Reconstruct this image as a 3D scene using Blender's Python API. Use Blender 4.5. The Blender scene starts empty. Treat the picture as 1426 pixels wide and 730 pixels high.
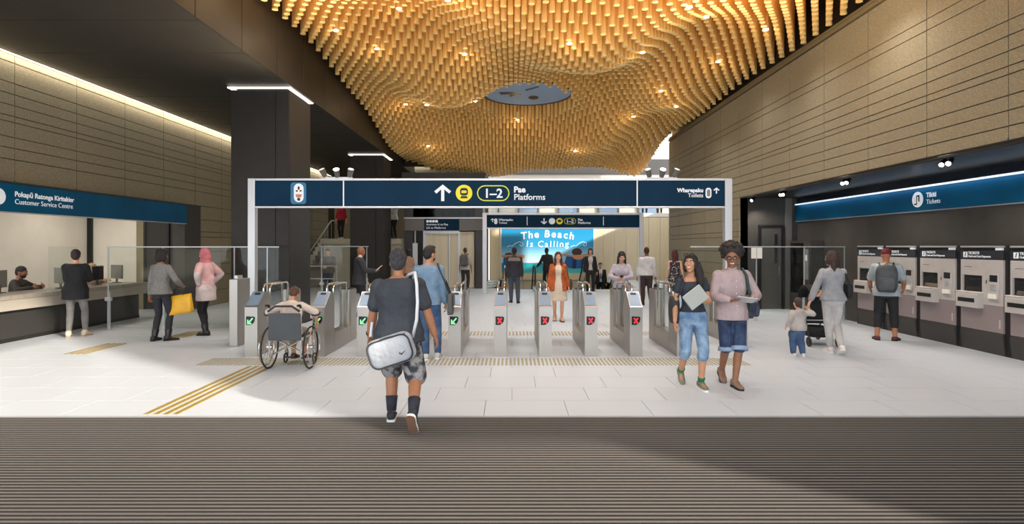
import bpy, bmesh, math, random
import numpy as np
from mathutils import Vector, Matrix, Euler, Quaternion

random.seed(7)
SC = bpy.context.scene
COL = SC.collection
R = math.radians

# ------------------------------------------------------------------ camera, world, sun, exposure
cam_d = bpy.data.cameras.new('camera')
cam = bpy.data.objects.new('camera', cam_d)
COL.objects.link(cam)
cam.location = (0, 0, 1.8)
cam.rotation_euler = (R(90), 0, 0)
cam_d.sensor_width = 36
cam_d.lens = 20.2
cam_d.shift_y = -23 / 1426
cam_d.clip_end = 300
SC.camera = cam

world = bpy.data.worlds.new('sky')
SC.world = world
world.use_nodes = True
wn = world.node_tree
bg = wn.nodes['Background']
bg.inputs[0].default_value = (0.90, 0.95, 1.0, 1)
bg.inputs[1].default_value = 3.5

sun_d = bpy.data.lights.new('sun', 'SUN')
sun_d.energy = 8.0
sun_d.angle = R(1.6)
sun_d.color = (1.0, 0.92, 0.80)
sun = bpy.data.objects.new('sun', sun_d)
COL.objects.link(sun)
# travels towards -X, +Y and down: comes in through the open entrance behind the camera
sun.rotation_euler = Vector((-0.80, 0.60, -math.tan(R(19)))).to_track_quat('-Z', 'Y').to_euler()

SC.view_settings.view_transform = 'Standard'
SC.view_settings.look = 'None'
SC.view_settings.gamma = 1.0
SC.view_settings.exposure = 0.0
SC.view_settings.use_curve_mapping = False
SC.cycles.use_denoising = True
SC.cycles.max_bounces = 8
SC.cycles.diffuse_bounces = 4
SC.cycles.sample_clamp_indirect = 6.0

# ------------------------------------------------------------------ materials
def lin(c):
    return tuple((x / 255 / 12.92 if x / 255 <= 0.04045 else ((x / 255 + 0.055) / 1.055) ** 2.4) for x in c) + (1,)

MATS = {}
def mat(name, col, rough=0.6, metal=0.0, col2=None, scale=8, detail=3, bump=0.0, bscale=None, stretch=None,
        emit=0.0, trans=0.0, ior=1.45, alpha=1.0, spec=None, coat=0.0, lo=0.35, hi=0.65, sheen=0.0, bdist=0.02):
    if name in MATS:
        return MATS[name]
    m = bpy.data.materials.new(name)
    m.use_nodes = True
    nt = m.node_tree
    b = nt.nodes['Principled BSDF']
    b.inputs['Base Color'].default_value = lin(col)
    b.inputs['Roughness'].default_value = rough
    b.inputs['Metallic'].default_value = metal
    if spec is not None: b.inputs['Specular IOR Level'].default_value = spec
    if coat: b.inputs['Coat Weight'].default_value = coat
    if sheen: b.inputs['Sheen Weight'].default_value = sheen
    if trans:
        b.inputs['Transmission Weight'].default_value = trans
        b.inputs['IOR'].default_value = ior
    if alpha < 1: b.inputs['Alpha'].default_value = alpha
    if emit:
        b.inputs['Emission Color'].default_value = lin(col)
        b.inputs['Emission Strength'].default_value = emit
    if col2 is not None or bump:
        tc = nt.nodes.new('ShaderNodeTexCoord')
        mp = nt.nodes.new('ShaderNodeMapping')
        nt.links.new(tc.outputs['Object'], mp.inputs[0])
        if stretch: mp.inputs['Scale'].default_value = stretch
        if col2 is not None:
            n = nt.nodes.new('ShaderNodeTexNoise')
            n.inputs['Scale'].default_value = scale
            n.inputs['Detail'].default_value = detail
            nt.links.new(mp.outputs[0], n.inputs['Vector'])
            cr = nt.nodes.new('ShaderNodeValToRGB')
            cr.color_ramp.elements[0].position = lo
            cr.color_ramp.elements[1].position = hi
            cr.color_ramp.elements[0].color = lin(col)
            cr.color_ramp.elements[1].color = lin(col2)
            nt.links.new(n.outputs[0], cr.inputs[0])
            nt.links.new(cr.outputs[0], b.inputs['Base Color'])
        if bump:
            n2 = nt.nodes.new('ShaderNodeTexNoise')
            n2.inputs['Scale'].default_value = bscale or scale
            n2.inputs['Detail'].default_value = detail
            nt.links.new(mp.outputs[0], n2.inputs['Vector'])
            bp = nt.nodes.new('ShaderNodeBump')
            bp.inputs['Strength'].default_value = bump
            bp.inputs['Distance'].default_value = bdist
            nt.links.new(n2.outputs[0], bp.inputs['Height'])
            nt.links.new(bp.outputs[0], b.inputs['Normal'])
    MATS[name] = m
    return m

def glass_mat(name, tint=(225, 235, 235), a=0.14, rough=0.03):
    """thin glass: mostly clear with a fresnel reflection"""
    if name in MATS: return MATS[name]
    m = bpy.data.materials.new(name); m.use_nodes = True
    nt = m.node_tree; nt.nodes.clear()
    out = nt.nodes.new('ShaderNodeOutputMaterial')
    mix = nt.nodes.new('ShaderNodeMixShader')
    tr = nt.nodes.new('ShaderNodeBsdfTransparent'); tr.inputs[0].default_value = lin(tint)
    gl = nt.nodes.new('ShaderNodeBsdfGlossy'); gl.inputs['Roughness'].default_value = rough
    fr = nt.nodes.new('ShaderNodeFresnel'); fr.inputs[0].default_value = 1.45
    mp = nt.nodes.new('ShaderNodeMath'); mp.operation = 'MULTIPLY_ADD'
    mp.inputs[1].default_value = 0.4; mp.inputs[2].default_value = 0.0
    nt.links.new(fr.outputs[0], mp.inputs[0]); nt.links.new(mp.outputs[0], mix.inputs[0])
    nt.links.new(tr.outputs[0], mix.inputs[1]); nt.links.new(gl.outputs[0], mix.inputs[2])
    nt.links.new(mix.outputs[0], out.inputs[0])
    MATS[name] = m
    return m

# ------------------------------------------------------------------ mesh builder
class MB:
    def __init__(s): s.v = []; s.f = []; s.mi = []
    def add(s, vs, fs, mi=0):
        o = len(s.v); s.v.extend([tuple(map(float, p)) for p in vs])
        s.f.extend([tuple(i + o for i in f) for f in fs]); s.mi.extend([mi] * len(fs)); return s
    def box(s, x0, x1, y0, y1, z0, z1, mi=0, M=None):
        vs = [(x, y, z) for z in (z0, z1) for y in (y0, y1) for x in (x0, x1)]
        if M is not None: vs = [tuple(M @ Vector(p)) for p in vs]
        return s.add(vs, [(0, 2, 3, 1), (4, 5, 7, 6), (0, 1, 5, 4), (2, 6, 7, 3), (0, 4, 6, 2), (1, 3, 7, 5)], mi)
    def bbox(s, x0, x1, y0, y1, z0, z1, b=0.01, mi=0):
        """box with chamfered edges"""
        b = min(b, (x1-x0)/2.2, (y1-y0)/2.2, (z1-z0)/2.2)
        bm = bmesh.new()
        vs = [bm.verts.new((x, y, z)) for z in (z0, z1) for y in (y0, y1) for x in (x0, x1)]
        for f in [(0, 2, 3, 1), (4, 5, 7, 6), (0, 1, 5, 4), (2, 6, 7, 3), (0, 4, 6, 2), (1, 3, 7, 5)]: bm.faces.new([vs[i] for i in f])
        bmesh.ops.bevel(bm, geom=bm.edges[:] , offset=b, segments=2, affect='EDGES', profile=0.5)
        bm.verts.index_update()
        s.add([v.co[:] for v in bm.verts], [[v.index for v in f.verts] for f in bm.faces], mi); bm.free(); return s
    def cyl(s, p0, p1, r0, r1=None, n=12, mi=0, caps=True):
        r1 = r0 if r1 is None else r1
        p0 = Vector(p0); p1 = Vector(p1); d = (p1 - p0).normalized()
        u = d.orthogonal().normalized(); w = d.cross(u)
        vs = []
        for p, r in ((p0, r0), (p1, r1)):
            for k in range(n):
                a = 2 * math.pi * k / n
                vs.append(p + u * (r * math.cos(a)) + w * (r * math.sin(a)))
        fs = [(k, (k + 1) % n, n + (k + 1) % n, n + k) for k in range(n)]
        if caps: fs += [tuple(range(n - 1, -1, -1)), tuple(range(n, 2 * n))]
        return s.add(vs, fs, mi)
    def loft(s, rings, mi=0, cap=True):
        """rings: list of lists of points, same count"""
        n = len(rings[0]); vs = [p for r in rings for p in r]; fs = []
        for i in range(len(rings) - 1):
            for k in range(n):
                a = i * n + k; b = i * n + (k + 1) % n
                fs.append((a, b, b + n, a + n))
        if cap:
            fs.append(tuple(range(n - 1, -1, -1))); o = (len(rings) - 1) * n
            fs.append(tuple(range(o, o + n)))
        return s.add(vs, fs, mi)
    def tube(s, pts, r, n=8, mi=0, closed=False):
        pts = [Vector(p) for p in pts]; m = len(pts)
        rr = r if isinstance(r, (list, tuple)) else [r] * m
        rings = []; u = None
        for i, p in enumerate(pts):
            a = pts[(i - 1) % m] if (i or closed) else p; b = pts[(i + 1) % m] if (i < m - 1 or closed) else p
            d = (b - a).normalized()
            u = (u - d * u.dot(d)).normalized() if u is not None and (u - d * u.dot(d)).length > 1e-5 else d.orthogonal().normalized()
            w = d.cross(u)
            rings.append([p + u * (rr[i] * math.cos(2 * math.pi * k / n)) + w * (rr[i] * math.sin(2 * math.pi * k / n)) for k in range(n)])
        if closed:
            # last ring joined to the first by the closest rotation
            best = min(range(n), key=lambda q: (rings[0][q] - rings[-1][0]).length)
            rings.append([rings[0][(k + best) % n] for k in range(n)])
        return s.loft(rings, mi, cap=not closed)
    def ell(s, c, rx, ry, rz, F=None, n=12, m=8, mi=0):
        """ellipsoid; F = (right, fwd, up) axes"""
        c = Vector(c); F = F or (Vector((1, 0, 0)), Vector((0, 1, 0)), Vector((0, 0, 1)))
        vs = [c - F[2] * rz]
        for i in range(1, m):
            t = -math.pi / 2 + math.pi * i / m
            for k in range(n):
                a = 2 * math.pi * k / n
                vs.append(c + F[0] * (rx * math.cos(t) * math.cos(a)) + F[1] * (ry * math.cos(t) * math.sin(a)) + F[2] * (rz * math.sin(t)))
        vs.append(c + F[2] * rz); L = len(vs) - 1
        fs = [(0, 1 + (k + 1) % n, 1 + k) for k in range(n)]
        for i in range(m - 2):
            for k in range(n):
                a = 1 + i * n + k; b = 1 + i * n + (k + 1) % n
                fs.append((a, b, b + n, a + n))
        o = 1 + (m - 2) * n
        fs += [(o + k, o + (k + 1) % n, L) for k in range(n)]
        return s.add(vs, fs, mi)
    def cone(s, p0, p1, r0, r1, n=12, mi=0, h=3):
        """capsule with two radii"""
        p0 = Vector(p0); p1 = Vector(p1); d = (p1 - p0)
        if d.length < 1e-6: return s.ell(p0, r0, r0, r0)
        d.normalize(); u = d.orthogonal().normalized(); w = d.cross(u)
        rings = []
        for i in range(h):
            t = math.pi / 2 * (1 - (i + .35) / h)
            rings.append((p0 - d * (r0 * math.sin(t)), r0 * math.cos(t)))
        rings.append((p0, r0)); rings.append((p1, r1))
        for i in range(h - 1, -1, -1):
            t = math.pi / 2 * (1 - (i + .35) / h)
            rings.append((p1 + d * (r1 * math.sin(t)), r1 * math.cos(t)))
        return s.loft([[c + u * (r * math.cos(2 * math.pi * k / n)) + w * (r * math.sin(2 * math.pi * k / n)) for k in range(n)] for c, r in rings], mi)
    def prism(s, poly, y0, y1, mi=0, ax='y'):
        """polygon (a, b) extruded along an axis: ax 'y' -> (a, y, b); 'x' -> (x, a, b); 'z' -> (a, b, z)"""
        def P(a, b, t): return (a, t, b) if ax == 'y' else ((t, a, b) if ax == 'x' else (a, b, t))
        n = len(poly)
        vs = [P(a, b, y0) for a, b in poly] + [P(a, b, y1) for a, b in poly]
        fs = [(k, (k + 1) % n, n + (k + 1) % n, n + k) for k in range(n)] + [tuple(range(n - 1, -1, -1)), tuple(range(n, 2 * n))]
        return s.add(vs, fs, mi)
    def mesh(s, name):
        me = bpy.data.meshes.new(name); me.from_pydata(s.v, [], s.f)
        me.polygons.foreach_set('material_index', s.mi); me.update()
        return me

def fixn(me):
    bm = bmesh.new(); bm.from_mesh(me); bmesh.ops.recalc_face_normals(bm, faces=bm.faces[:]); bm.to_mesh(me); bm.free()

def ob(name, mb, m, parent=None, smooth=False, loc=None, rot=None, fix=True):
    me = mb.mesh(name) if isinstance(mb, MB) else mb
    if isinstance(mb, MB):
        if fix: fixn(me)
        for q in (m if isinstance(m, (list, tuple)) else [m]): me.materials.append(q)
        if smooth: me.polygons.foreach_set('use_smooth', [True] * len(me.polygons))
    o = bpy.data.objects.new(name, me); COL.objects.link(o)
    if parent is not None: o.parent = parent
    if loc is not None: o.location = loc
    if rot is not None: o.rotation_euler = rot
    return o

def tag(o, label, cat=None, group=None, kind=None):
    o['label'] = label
    if cat: o['category'] = cat
    if group: o['group'] = group
    if kind: o['kind'] = kind
    return o

def thing(name, label, cat, loc=(0, 0, 0), rz=0, group=None):
    o = bpy.data.objects.new(name, None); COL.objects.link(o)
    o.empty_display_size = 0.1
    o.location = loc; o.rotation_euler = (0, 0, rz)
    return tag(o, label, cat, group)

def struct(name, mb, m, label, cat=None):
    o = ob(name, mb, m); return tag(o, label, cat, kind='structure')

def copy_tree(o, parent=None):
    c = o.copy(); COL.objects.link(c); c.parent = parent
    for ch in list(o.children): copy_tree(ch, c)
    return c

def light(name, kind, loc, energy, col=(255, 240, 220), parent=None, size=0.1, rot=None, spot=None, blend=0.6, size_y=None):
    d = bpy.data.lights.new(name, kind); d.energy = energy; d.color = lin(col)[:3]
    if kind == 'SPOT': d.spot_size = R(spot or 70); d.spot_blend = blend; d.shadow_soft_size = size
    elif kind == 'AREA':
        d.size = size
        if size_y: d.shape = 'RECTANGLE'; d.size_y = size_y
    else: d.shadow_soft_size = size
    o = bpy.data.objects.new(name, d); COL.objects.link(o); o.location = loc
    if rot is not None: o.rotation_euler = rot
    if parent is not None: o.parent = parent
    return o

# text and remeshed bodies are turned into plain meshes in one go at the end
TEXTS = []; BODIES = []
FACE = {'front': (R(90), 0, 0), 'right': (R(90), 0, R(-90)), 'left': (R(90), 0, R(90))}
def text(s, size, loc, face, m, parent, align='LEFT', name='lettering', bold=0.0, sx=1.0, shear=0.0, rotz=0.0, ext=0.002):
    c = bpy.data.curves.new('t', 'FONT'); c.body = s; c.size = size; c.align_x = align; c.extrude = ext; c.offset = bold; c.shear = shear
    c.resolution_u = 3
    t = bpy.data.objects.new('t', c); COL.objects.link(t)
    o = bpy.data.objects.new(name, bpy.data.meshes.new(name)); COL.objects.link(o)
    o.parent = parent; o.location = loc
    q = Euler(FACE[face]).to_matrix() @ Matrix.Rotation(rotz, 3, 'Z')
    o.rotation_euler = q.to_euler(); o.scale = (sx, 1, 1)
    TEXTS.append((t, o, m)); return o

def disc_poly(cx, cy, rx, ry=None, n=28, a0=0.0):
    ry = rx if ry is None else ry
    return [(cx + rx * math.cos(a0 + 2 * math.pi * k / n), cy + ry * math.sin(a0 + 2 * math.pi * k / n)) for k in range(n)]
def pill_poly(cx, cy, w, h, n=10):
    """rounded bar w x h"""
    pts = []
    if w >= h:
        r = h / 2; d = w / 2 - r
        pts = [(cx + d + r * math.cos(-math.pi / 2 + math.pi * k / n), cy + r * math.sin(-math.pi / 2 + math.pi * k / n)) for k in range(n + 1)]
        pts += [(cx - d + r * math.cos(math.pi / 2 + math.pi * k / n), cy + r * math.sin(math.pi / 2 + math.pi * k / n)) for k in range(n + 1)]
    else:
        r = w / 2; d = h / 2 - r
        pts = [(cx + r * math.cos(math.pi * k / n), cy + d + r * math.sin(math.pi * k / n)) for k in range(n + 1)]
        pts += [(cx + r * math.cos(math.pi + math.pi * k / n), cy - d + r * math.sin(math.pi + math.pi * k / n)) for k in range(n + 1)]
    return pts
def rrect_poly(cx, cy, w, h, r, n=4):
    pts = []
    for (sx, sy, a) in ((1, 1, 0), (-1, 1, 90), (-1, -1, 180), (1, -1, 270)):
        for k in range(n + 1):
            t = R(a + 90 * k / n)
            pts.append((cx + sx * (w / 2 - r) + r * math.cos(t), cy + sy * (h / 2 - r) + r * math.sin(t)))
    return pts
def arrow_poly(cx, cy, h, up=True):
    s = 1 if up else -1; w = h * .10; b = h * .46
    # chevron head and a stem, one outline
    p = [(-w, -h/2), (w, -h/2), (w, h*.24), (b-w*.6, -h*.02+h*.0), (b+w*.7, h*.12), (0, h*.55), (-b-w*.7, h*.12), (-b+w*.6, -h*.02), (-w, h*.24)]
    return [(cx + x, cy + y * s) for x, y in (p if s > 0 else p[::-1])]

# ------------------------------------------------------------------ shared materials
M_stone = mat('sand concrete', (158, 146, 119), 0.75, col2=(122, 112, 90), scale=55, detail=8, bump=0.25, bscale=90, lo=.3, hi=.7)
M_joint = mat('joint backing', (60, 52, 38), 0.9)  # dark backing that shows in the gaps between wall panels
M_floor = mat('pale granite', (208, 214, 221), 0.42, col2=(188, 194, 201), scale=160, detail=6, bump=0.02, bscale=60, lo=.25, hi=.75)
M_grout = mat('grout', (150, 147, 140), 0.9)
M_bronze = mat('dark bronze panel', (46, 42, 39), 0.45, 0.4, col2=(41, 38, 35), scale=3)
M_darkceil = mat('dark ceiling panel', (48, 45, 41), 0.55, 0.2, col2=(43, 40, 37), scale=2)
M_dark = mat('charcoal paint', (60, 58, 56), 0.5, col2=(56, 54, 52), scale=2)
M_black = mat('black', (18, 18, 20), 0.5)
M_gloss = mat('glossy black panel', (26, 28, 32), 0.18)
M_white = mat('white paint', (232, 228, 220), 0.6, col2=(226, 222, 214), scale=2)
M_cream = mat('cream panel', (222, 208, 178), 0.55, col2=(214, 199, 168), scale=3, stretch=(1, 1, .2))
M_steel = mat('brushed steel', (178, 174, 168), 0.34, 0.85, col2=(164, 160, 155), scale=30, stretch=(1, 1, 12), detail=2)
M_chrome = mat('polished steel', (215, 213, 210), 0.14, 1.0)
M_alu = mat('satin aluminium', (196, 197, 200), 0.38, 0.55)
M_glass = glass_mat('clear glass', (248, 251, 250))
M_glassD = glass_mat('grey glass', (150, 155, 155), 0.3)
M_navy = mat('navy sign face', (8, 46, 72), 0.6, col2=(7, 42, 66), scale=2, spec=.12)
M_wtxt = mat('white lettering', (232, 236, 240), 0.5, emit=0.25)
M_yel = mat('yellow sign disc', (226, 212, 20), 0.5, emit=0.12)
M_led = mat('white led strip', (255, 246, 230), 0.5, emit=2.4)
M_lens = mat('lit lamp lens', (255, 250, 240), 0.5, emit=14.0)
M_yellowbar = mat('brass tactile bar', (176, 150, 66), 0.45, 0.3, col2=(158, 134, 60), scale=20)
M_greybar = mat('stone tactile bar', (168, 160, 132), 0.6, col2=(156, 149, 124), scale=20)
# ================================================================== STRUCTURE
XL, XR, XM = -9.0, 6.44, 8.1          # left stone wall, right stone wall, ticket machine wall
FLOOR_END = 23.6

# floor slab (top sits 12 mm under the tile faces), with the escalator well left open
mb = MB()
mb.box(-13, 9.5, -1.5, FLOOR_END, -.30, -.012)
mb.box(-13, -.55, FLOOR_END, 30.2, -.30, -.012)
mb.box(4.5, 9.5, FLOOR_END, 30.2, -.30, -.012)
floor = struct('floor', mb, M_grout, 'pale granite tiled concourse floor', 'floor')

def in_frame(x, y, z, m=0):
    if y < .5: return False
    u = 713 + x * 800 / y; v = 342 + (1.8 - z) * 800 / y
    return -m <= u <= 1426 + m and -m <= v <= 730 + m

TW, TD = 0.90, 0.60
tile_me = MB().box(-TW/2 + .003, TW/2 - .003, -TD/2 + .003, TD/2 - .003, -.012, 0).mesh('tile'); tile_me.materials.append(M_floor)
spots = []
row = 0; y = 6.07
while y < 30:
    off = (row % 3) * .3
    x = -12.9 + off
    while x < 9.2:
        cx, cy = x + TW/2, y + TD/2
        if not (cy + TD/2 > FLOOR_END and -1.0 < cx < 5.0):
            spots.append((cx, cy))
        x += TW
    y += TD; row += 1
seen = sorted([p for p in spots if in_frame(p[0], p[1], 0)], key=lambda p: p[1])[:296]
sset = set(seen)
for cx, cy in seen:
    o = bpy.data.objects.new('tile', tile_me); COL.objects.link(o); o.parent = floor; o.location = (cx, cy, 0)
mb = MB()
for cx, cy in spots:
    if (cx, cy) in sset: continue
    mb.box(cx - TW/2 + .003, cx + TW/2 - .003, cy - TD/2 + .003, cy + TD/2 - .003, -.012, 0)
tag(ob('tiles', mb, M_floor, floor, fix=False), 'further pale floor tiles', kind='stuff')
# strip of floor along the escalator well
ob('well_edge', MB().box(-.55, 4.5, 23.42, FLOOR_END, -.012, .0), M_floor, floor)

def panel_wall(parent, x, ys, zs, nx, th=.03, g=.007, m=M_stone):
    """stone panels on a side wall; nx = +1 faces +X, -1 faces -X; panels share one mesh per size"""
    cache = {}
    for i in range(len(ys) - 1):
        for k in range(len(zs) - 1):
            dy = ys[i+1] - ys[i]; dz = zs[k+1] - zs[k]
            key = (round(dy, 3), round(dz, 3))
            if key not in cache:
                b = MB().bbox(min(0, nx*th), max(0, nx*th), -dy/2 + g, dy/2 - g, -dz/2 + g, dz/2 - g, .004)
                me = b.mesh('panel'); fixn(me); me.materials.append(m); cache[key] = me
            o = bpy.data.objects.new('panel', cache[key]); COL.objects.link(o); o.parent = parent
            o.location = (x, (ys[i] + ys[i+1])/2, (zs[k] + zs[k+1])/2)

ZJ = [3.35, 3.555, 3.75, 4.02, 4.13, 4.325, 4.525, 4.725, 5.14, 5.315]
# ---- right stone wall above the ticket hall and on to the platforms
mb = MB().box(XR + .03, XR + .25, -.2, 23.57, 3.14, 6.2).box(XR + .03, XR + .25, 16.30, 23.57, -.012, 3.14)
wr = struct('wall_right', mb, M_joint, 'sand coloured stone panel wall on the right', 'wall')
ysr = [7.456 + 1.4685 * k for k in range(-4, 12)]
panel_wall(wr, XR + .03, ysr, [3.16] + ZJ + [6.03], -1)
panel_wall(wr, XR + .03, [y for y in ysr if y > 16], [0.0, .45, .9, 1.25, 1.62, 2.05, 2.2, 2.55, 2.95, 3.16], -1)
ob('cornice', MB().box(XR - .03, XR + .2, -.2, 23.57, 6.05, 6.12).box(XR - .01, XR + .2, -.2, 23.57, 6.14, 6.2), mat('stone cornice', (120, 104, 74), .8), wr)
# blank wall above, behind the timber rods
struct('wall_upper_right', MB().box(XR + .12, XR + .3, -.2, 23.57, 6.2, 7.7), M_bronze, 'dark wall strip above the right stone panels', 'wall')

# ---- ticket hall recess
M_ticketwall = mat('ticket wall charcoal', (72, 69, 66), .45, col2=(66, 63, 60), scale=3)
struct('wall_tickets', MB().box(XM, XM + .2, -.2, 16.3, -.012, 3.14), M_ticketwall, 'charcoal wall behind the ticket machines', 'wall')
struct('trim_1', MB().box(XR, XM + .2, -.2, 16.3, 3.145, 3.2), mat('soffit black', (34, 33, 33), .35), 'dark soffit above the ticket machines', 'trim')
ew = struct('wall_recess_end', MB().box(XR, XM, 16.3, 16.5, -.012, 3.145), M_ticketwall, 'charcoal end wall of the ticket recess', 'wall')
ob('pilaster', MB().box(7.74, 7.92, 16.26, 16.30, 0, 3.14), mat('grey strip', (110, 108, 104), .5), ew)
dr = struct('door_1', MB().bbox(7.06, 7.62, 16.255, 16.295, 0.01, 2.3, .006), mat('door charcoal', (78, 76, 73), .45), 'charcoal service door in the recess end wall', 'door')
ob('door_frame', MB().box(6.98, 7.05, 16.24, 16.3, 0, 2.38).box(7.63, 7.70, 16.24, 16.3, 0, 2.38).box(7.05, 7.63, 16.24, 16.3, 2.31, 2.38), M_black, dr)
ob('vision_panel', MB().bbox(7.42, 7.50, 16.243, 16.26, 1.30, 2.12, .004), M_gloss, dr)
ob('door_handle', MB().cyl((7.54, 16.22, .98), (7.54, 16.22, 1.2), .012).cyl((7.54, 16.22, 1.0), (7.54, 16.26, 1.0), .008).cyl((7.54, 16.22, 1.18), (7.54, 16.26, 1.18), .008), M_chrome, dr)

# ---- left stone wall
mb = MB().box(XL - .25, XL - .03, -.2, 29.2, 2.93, 5.3).box(XL - .25, XL - .03, 16.55, 29.2, -.012, 2.93)
wl = struct('wall_left', mb, M_joint, 'sand coloured stone panel wall on the left', 'wall')
ysl = [8.92 + 1.48 * k for k in range(-5, 14)]
panel_wall(wl, XL - .03, ysl, [2.94] + ZJ[:8] + [5.09, 5.24], 1)
ys_low = [16.57] + [y for y in ysl if y > 17]
panel_wall(wl, XL - .03, ys_low, [0.0, .45, .9, 1.25, 1.62, 2.05, 2.2, 2.55, 2.94], 1)

# ---- left lower ceiling (5.25 m) in long bronze panels, and the bulkhead up to the void
cl = struct('ceiling', MB().box(-9.2, -4.80, -.2, 29.2, 5.29, 5.45), M_black, 'dark bronze panelled lower ceiling over the left side', 'ceiling')
pan = MB().bbox(-4.13/2, 4.13/2, -.743, .743, 0, .035, .004).mesh('ceiling_panel'); fixn(pan); pan.materials.append(M_darkceil)
for k in range(20):
    o = bpy.data.objects.new('ceiling_panel', pan); COL.objects.link(o); o.parent = cl; o.location = (-8.92 + 4.13/2, .55 + 1.5 * k, 5.25)
bh = struct('bulkhead_beam', MB().box(-4.95, -4.80, -.2, 27.6, 5.46, 7.7), M_black, 'dark bulkhead between lower ceiling and timber void', 'beam')
bp = MB().bbox(0, .03, -.743, .743, 5.25, 7.6, .004).mesh('bulkhead_panel'); fixn(bp); bp.materials.append(M_bronze)
for k in range(19):
    o = bpy.data.objects.new('bulkhead_panel', bp); COL.objects.link(o); o.parent = bh; o.location = (-4.80, .4 + 1.5 * k, 0)
struct('ceiling_void', MB().box(-4.95, XR + .3, -.2, 25.6, 7.55, 7.75), mat('timber grid brown', (206, 162, 100), .8), 'dark slab above the hanging timber rods', 'ceiling')
struct('ceiling_shade_canopy', MB().box(-13, 9.5, -5.5, -.2, 9.0, 9.2), M_darkceil, 'unseen dark canopy added over the entrance to shade the mat', 'ceiling')  # out of view, added to cut the skylight on the entrance mat
# led slot along the top of the left wall
cv = thing('cove_light', 'continuous white light slot along the top of the left stone wall', 'light', (XL, 13.5, 5.2))
ob('led_strip', MB().box(.012, .05, -13, 15, .035, .047), M_led, cv)
light('cove_lamp', 'AREA', (.10, 1, .03), 150, (255, 242, 220), cv, size=.08, size_y=27, rot=(0, R(24), 0))

# ---- columns with a light ring under the ceiling
for (y0, y1, lab) in ((12.45, 13.78, 'dark bronze clad square column rising behind the left accessible gate'),
                      (21.6, 22.95, 'dark bronze clad square column beside the stairs and lift')):
    x0, x1 = -6.1, -4.83
    c = thing('column', lab, 'column', ((x0 + x1)/2, (y0 + y1)/2, 0), group=None)
    hx, hy = (x1 - x0)/2, (y1 - y0)/2
    ob('core', MB().box(-hx + .03, hx - .03, -hy + .03, hy - .03, 0, 5.13), M_black, c)
    for sgn in (-1, 1):
        ob('cladding_panel', MB().bbox(-hx + .012, hx - .30, sgn*hy - (.03 if sgn > 0 else 0), sgn*hy + (.03 if sgn < 0 else 0), 0, 5.17, .005), M_bronze, c)
        ob('cladding_panel', MB().bbox(hx - .29, hx - .006, sgn*hy - (.03 if sgn > 0 else 0), sgn*hy + (.03 if sgn < 0 else 0), 0, 5.17, .005), M_bronze, c)
        ob('cladding_panel', MB().bbox(sgn*hx - (.03 if sgn > 0 else 0), sgn*hx + (.03 if sgn < 0 else 0), -hy + .035, hy - .035, 0, 5.17, .005), M_bronze, c)
    mb = MB()
    for s in (-1, 1):
        mb.box(-hx - .05, hx + .05, s*hy - .04, s*hy + .04, 5.205, 5.228)
        mb.box(s*hx - .04, s*hx + .04, -hy + .04, hy - .04, 5.205, 5.228)
    ob('light_ring', mb, M_led, c)
    ob('cap', MB().box(-hx + .1, hx - .1, -hy + .1, hy - .1, 5.13, 5.25), M_black, c)

# ---- customer service shop on the left
M_shop = mat('shop wall white', (235, 228, 215), .7, col2=(228, 220, 206), scale=1.5)
struct('wall_shop_back', MB().box(-12.2, -12.0, 2, 16.3, -.012, 3.1), M_shop, 'white back wall of the service centre', 'wall')
we = struct('wall_shop_end', MB().box(-12.0, -10.55, 16.3, 16.5, -.012, 3.1), M_shop, 'white end wall of the service centre', 'wall')
ob('corner_mullion', MB().box(-12.0, -11.88, 16.22, 16.30, 0, 3.1), M_black, we)
ob('stone_strip', MB().box(-10.62, -10.42, 16.24, 16.3, 0, 3.1), M_stone, we)
wd = struct('wall_shop_return', MB().box(-10.42, -9.27, 16.3, 16.5, -.012, 3.1), M_dark, 'dark panelled return wall beside the service centre', 'wall')
struct('door_2', MB().bbox(-10.34, -9.78, 16.25, 16.295, .01, 2.5, .006), mat('dark glass door', (52, 50, 49), .25), 'dark door beside the service centre', 'door')
ob('door_frame', MB().box(-10.42, -10.35, 16.24, 16.3, 0, 2.58).box(-9.77, -9.70, 16.24, 16.3, 0, 2.58).box(-10.35, -9.77, 16.24, 16.3, 2.51, 2.58), M_black, bpy.data.objects['door_2'])
struct('trim_2', MB().bbox(-9.26, -8.97, 15.75, 16.56, 0, 2.93, .006), M_dark, 'dark jamb at the end of the service centre front', 'trim')
struct('ceiling_shop', MB().box(-12.2, -9.26, 2, 16.5, 3.1, 3.2), M_shop, 'white ceiling of the service centre', 'ceiling')
for k, yy in enumerate((5.0, 8.2, 11.4, 14.6)):
    o = thing('ceiling_panel_light', 'square white ceiling light panel inside the service centre', 'light', (-10.7, yy, 3.08), group='service centre ceiling lights')
    ob('diffuser', MB().box(-.3, .3, -.6, .6, 0, .018), mat('panel diffuser', (255, 250, 240), .5, emit=2.5), o)
    light('panel_lamp', 'AREA', (0, 0, -.02), 20, (255, 244, 230), o, size=.6, size_y=1.2, rot=(0, 0, 0))

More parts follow.
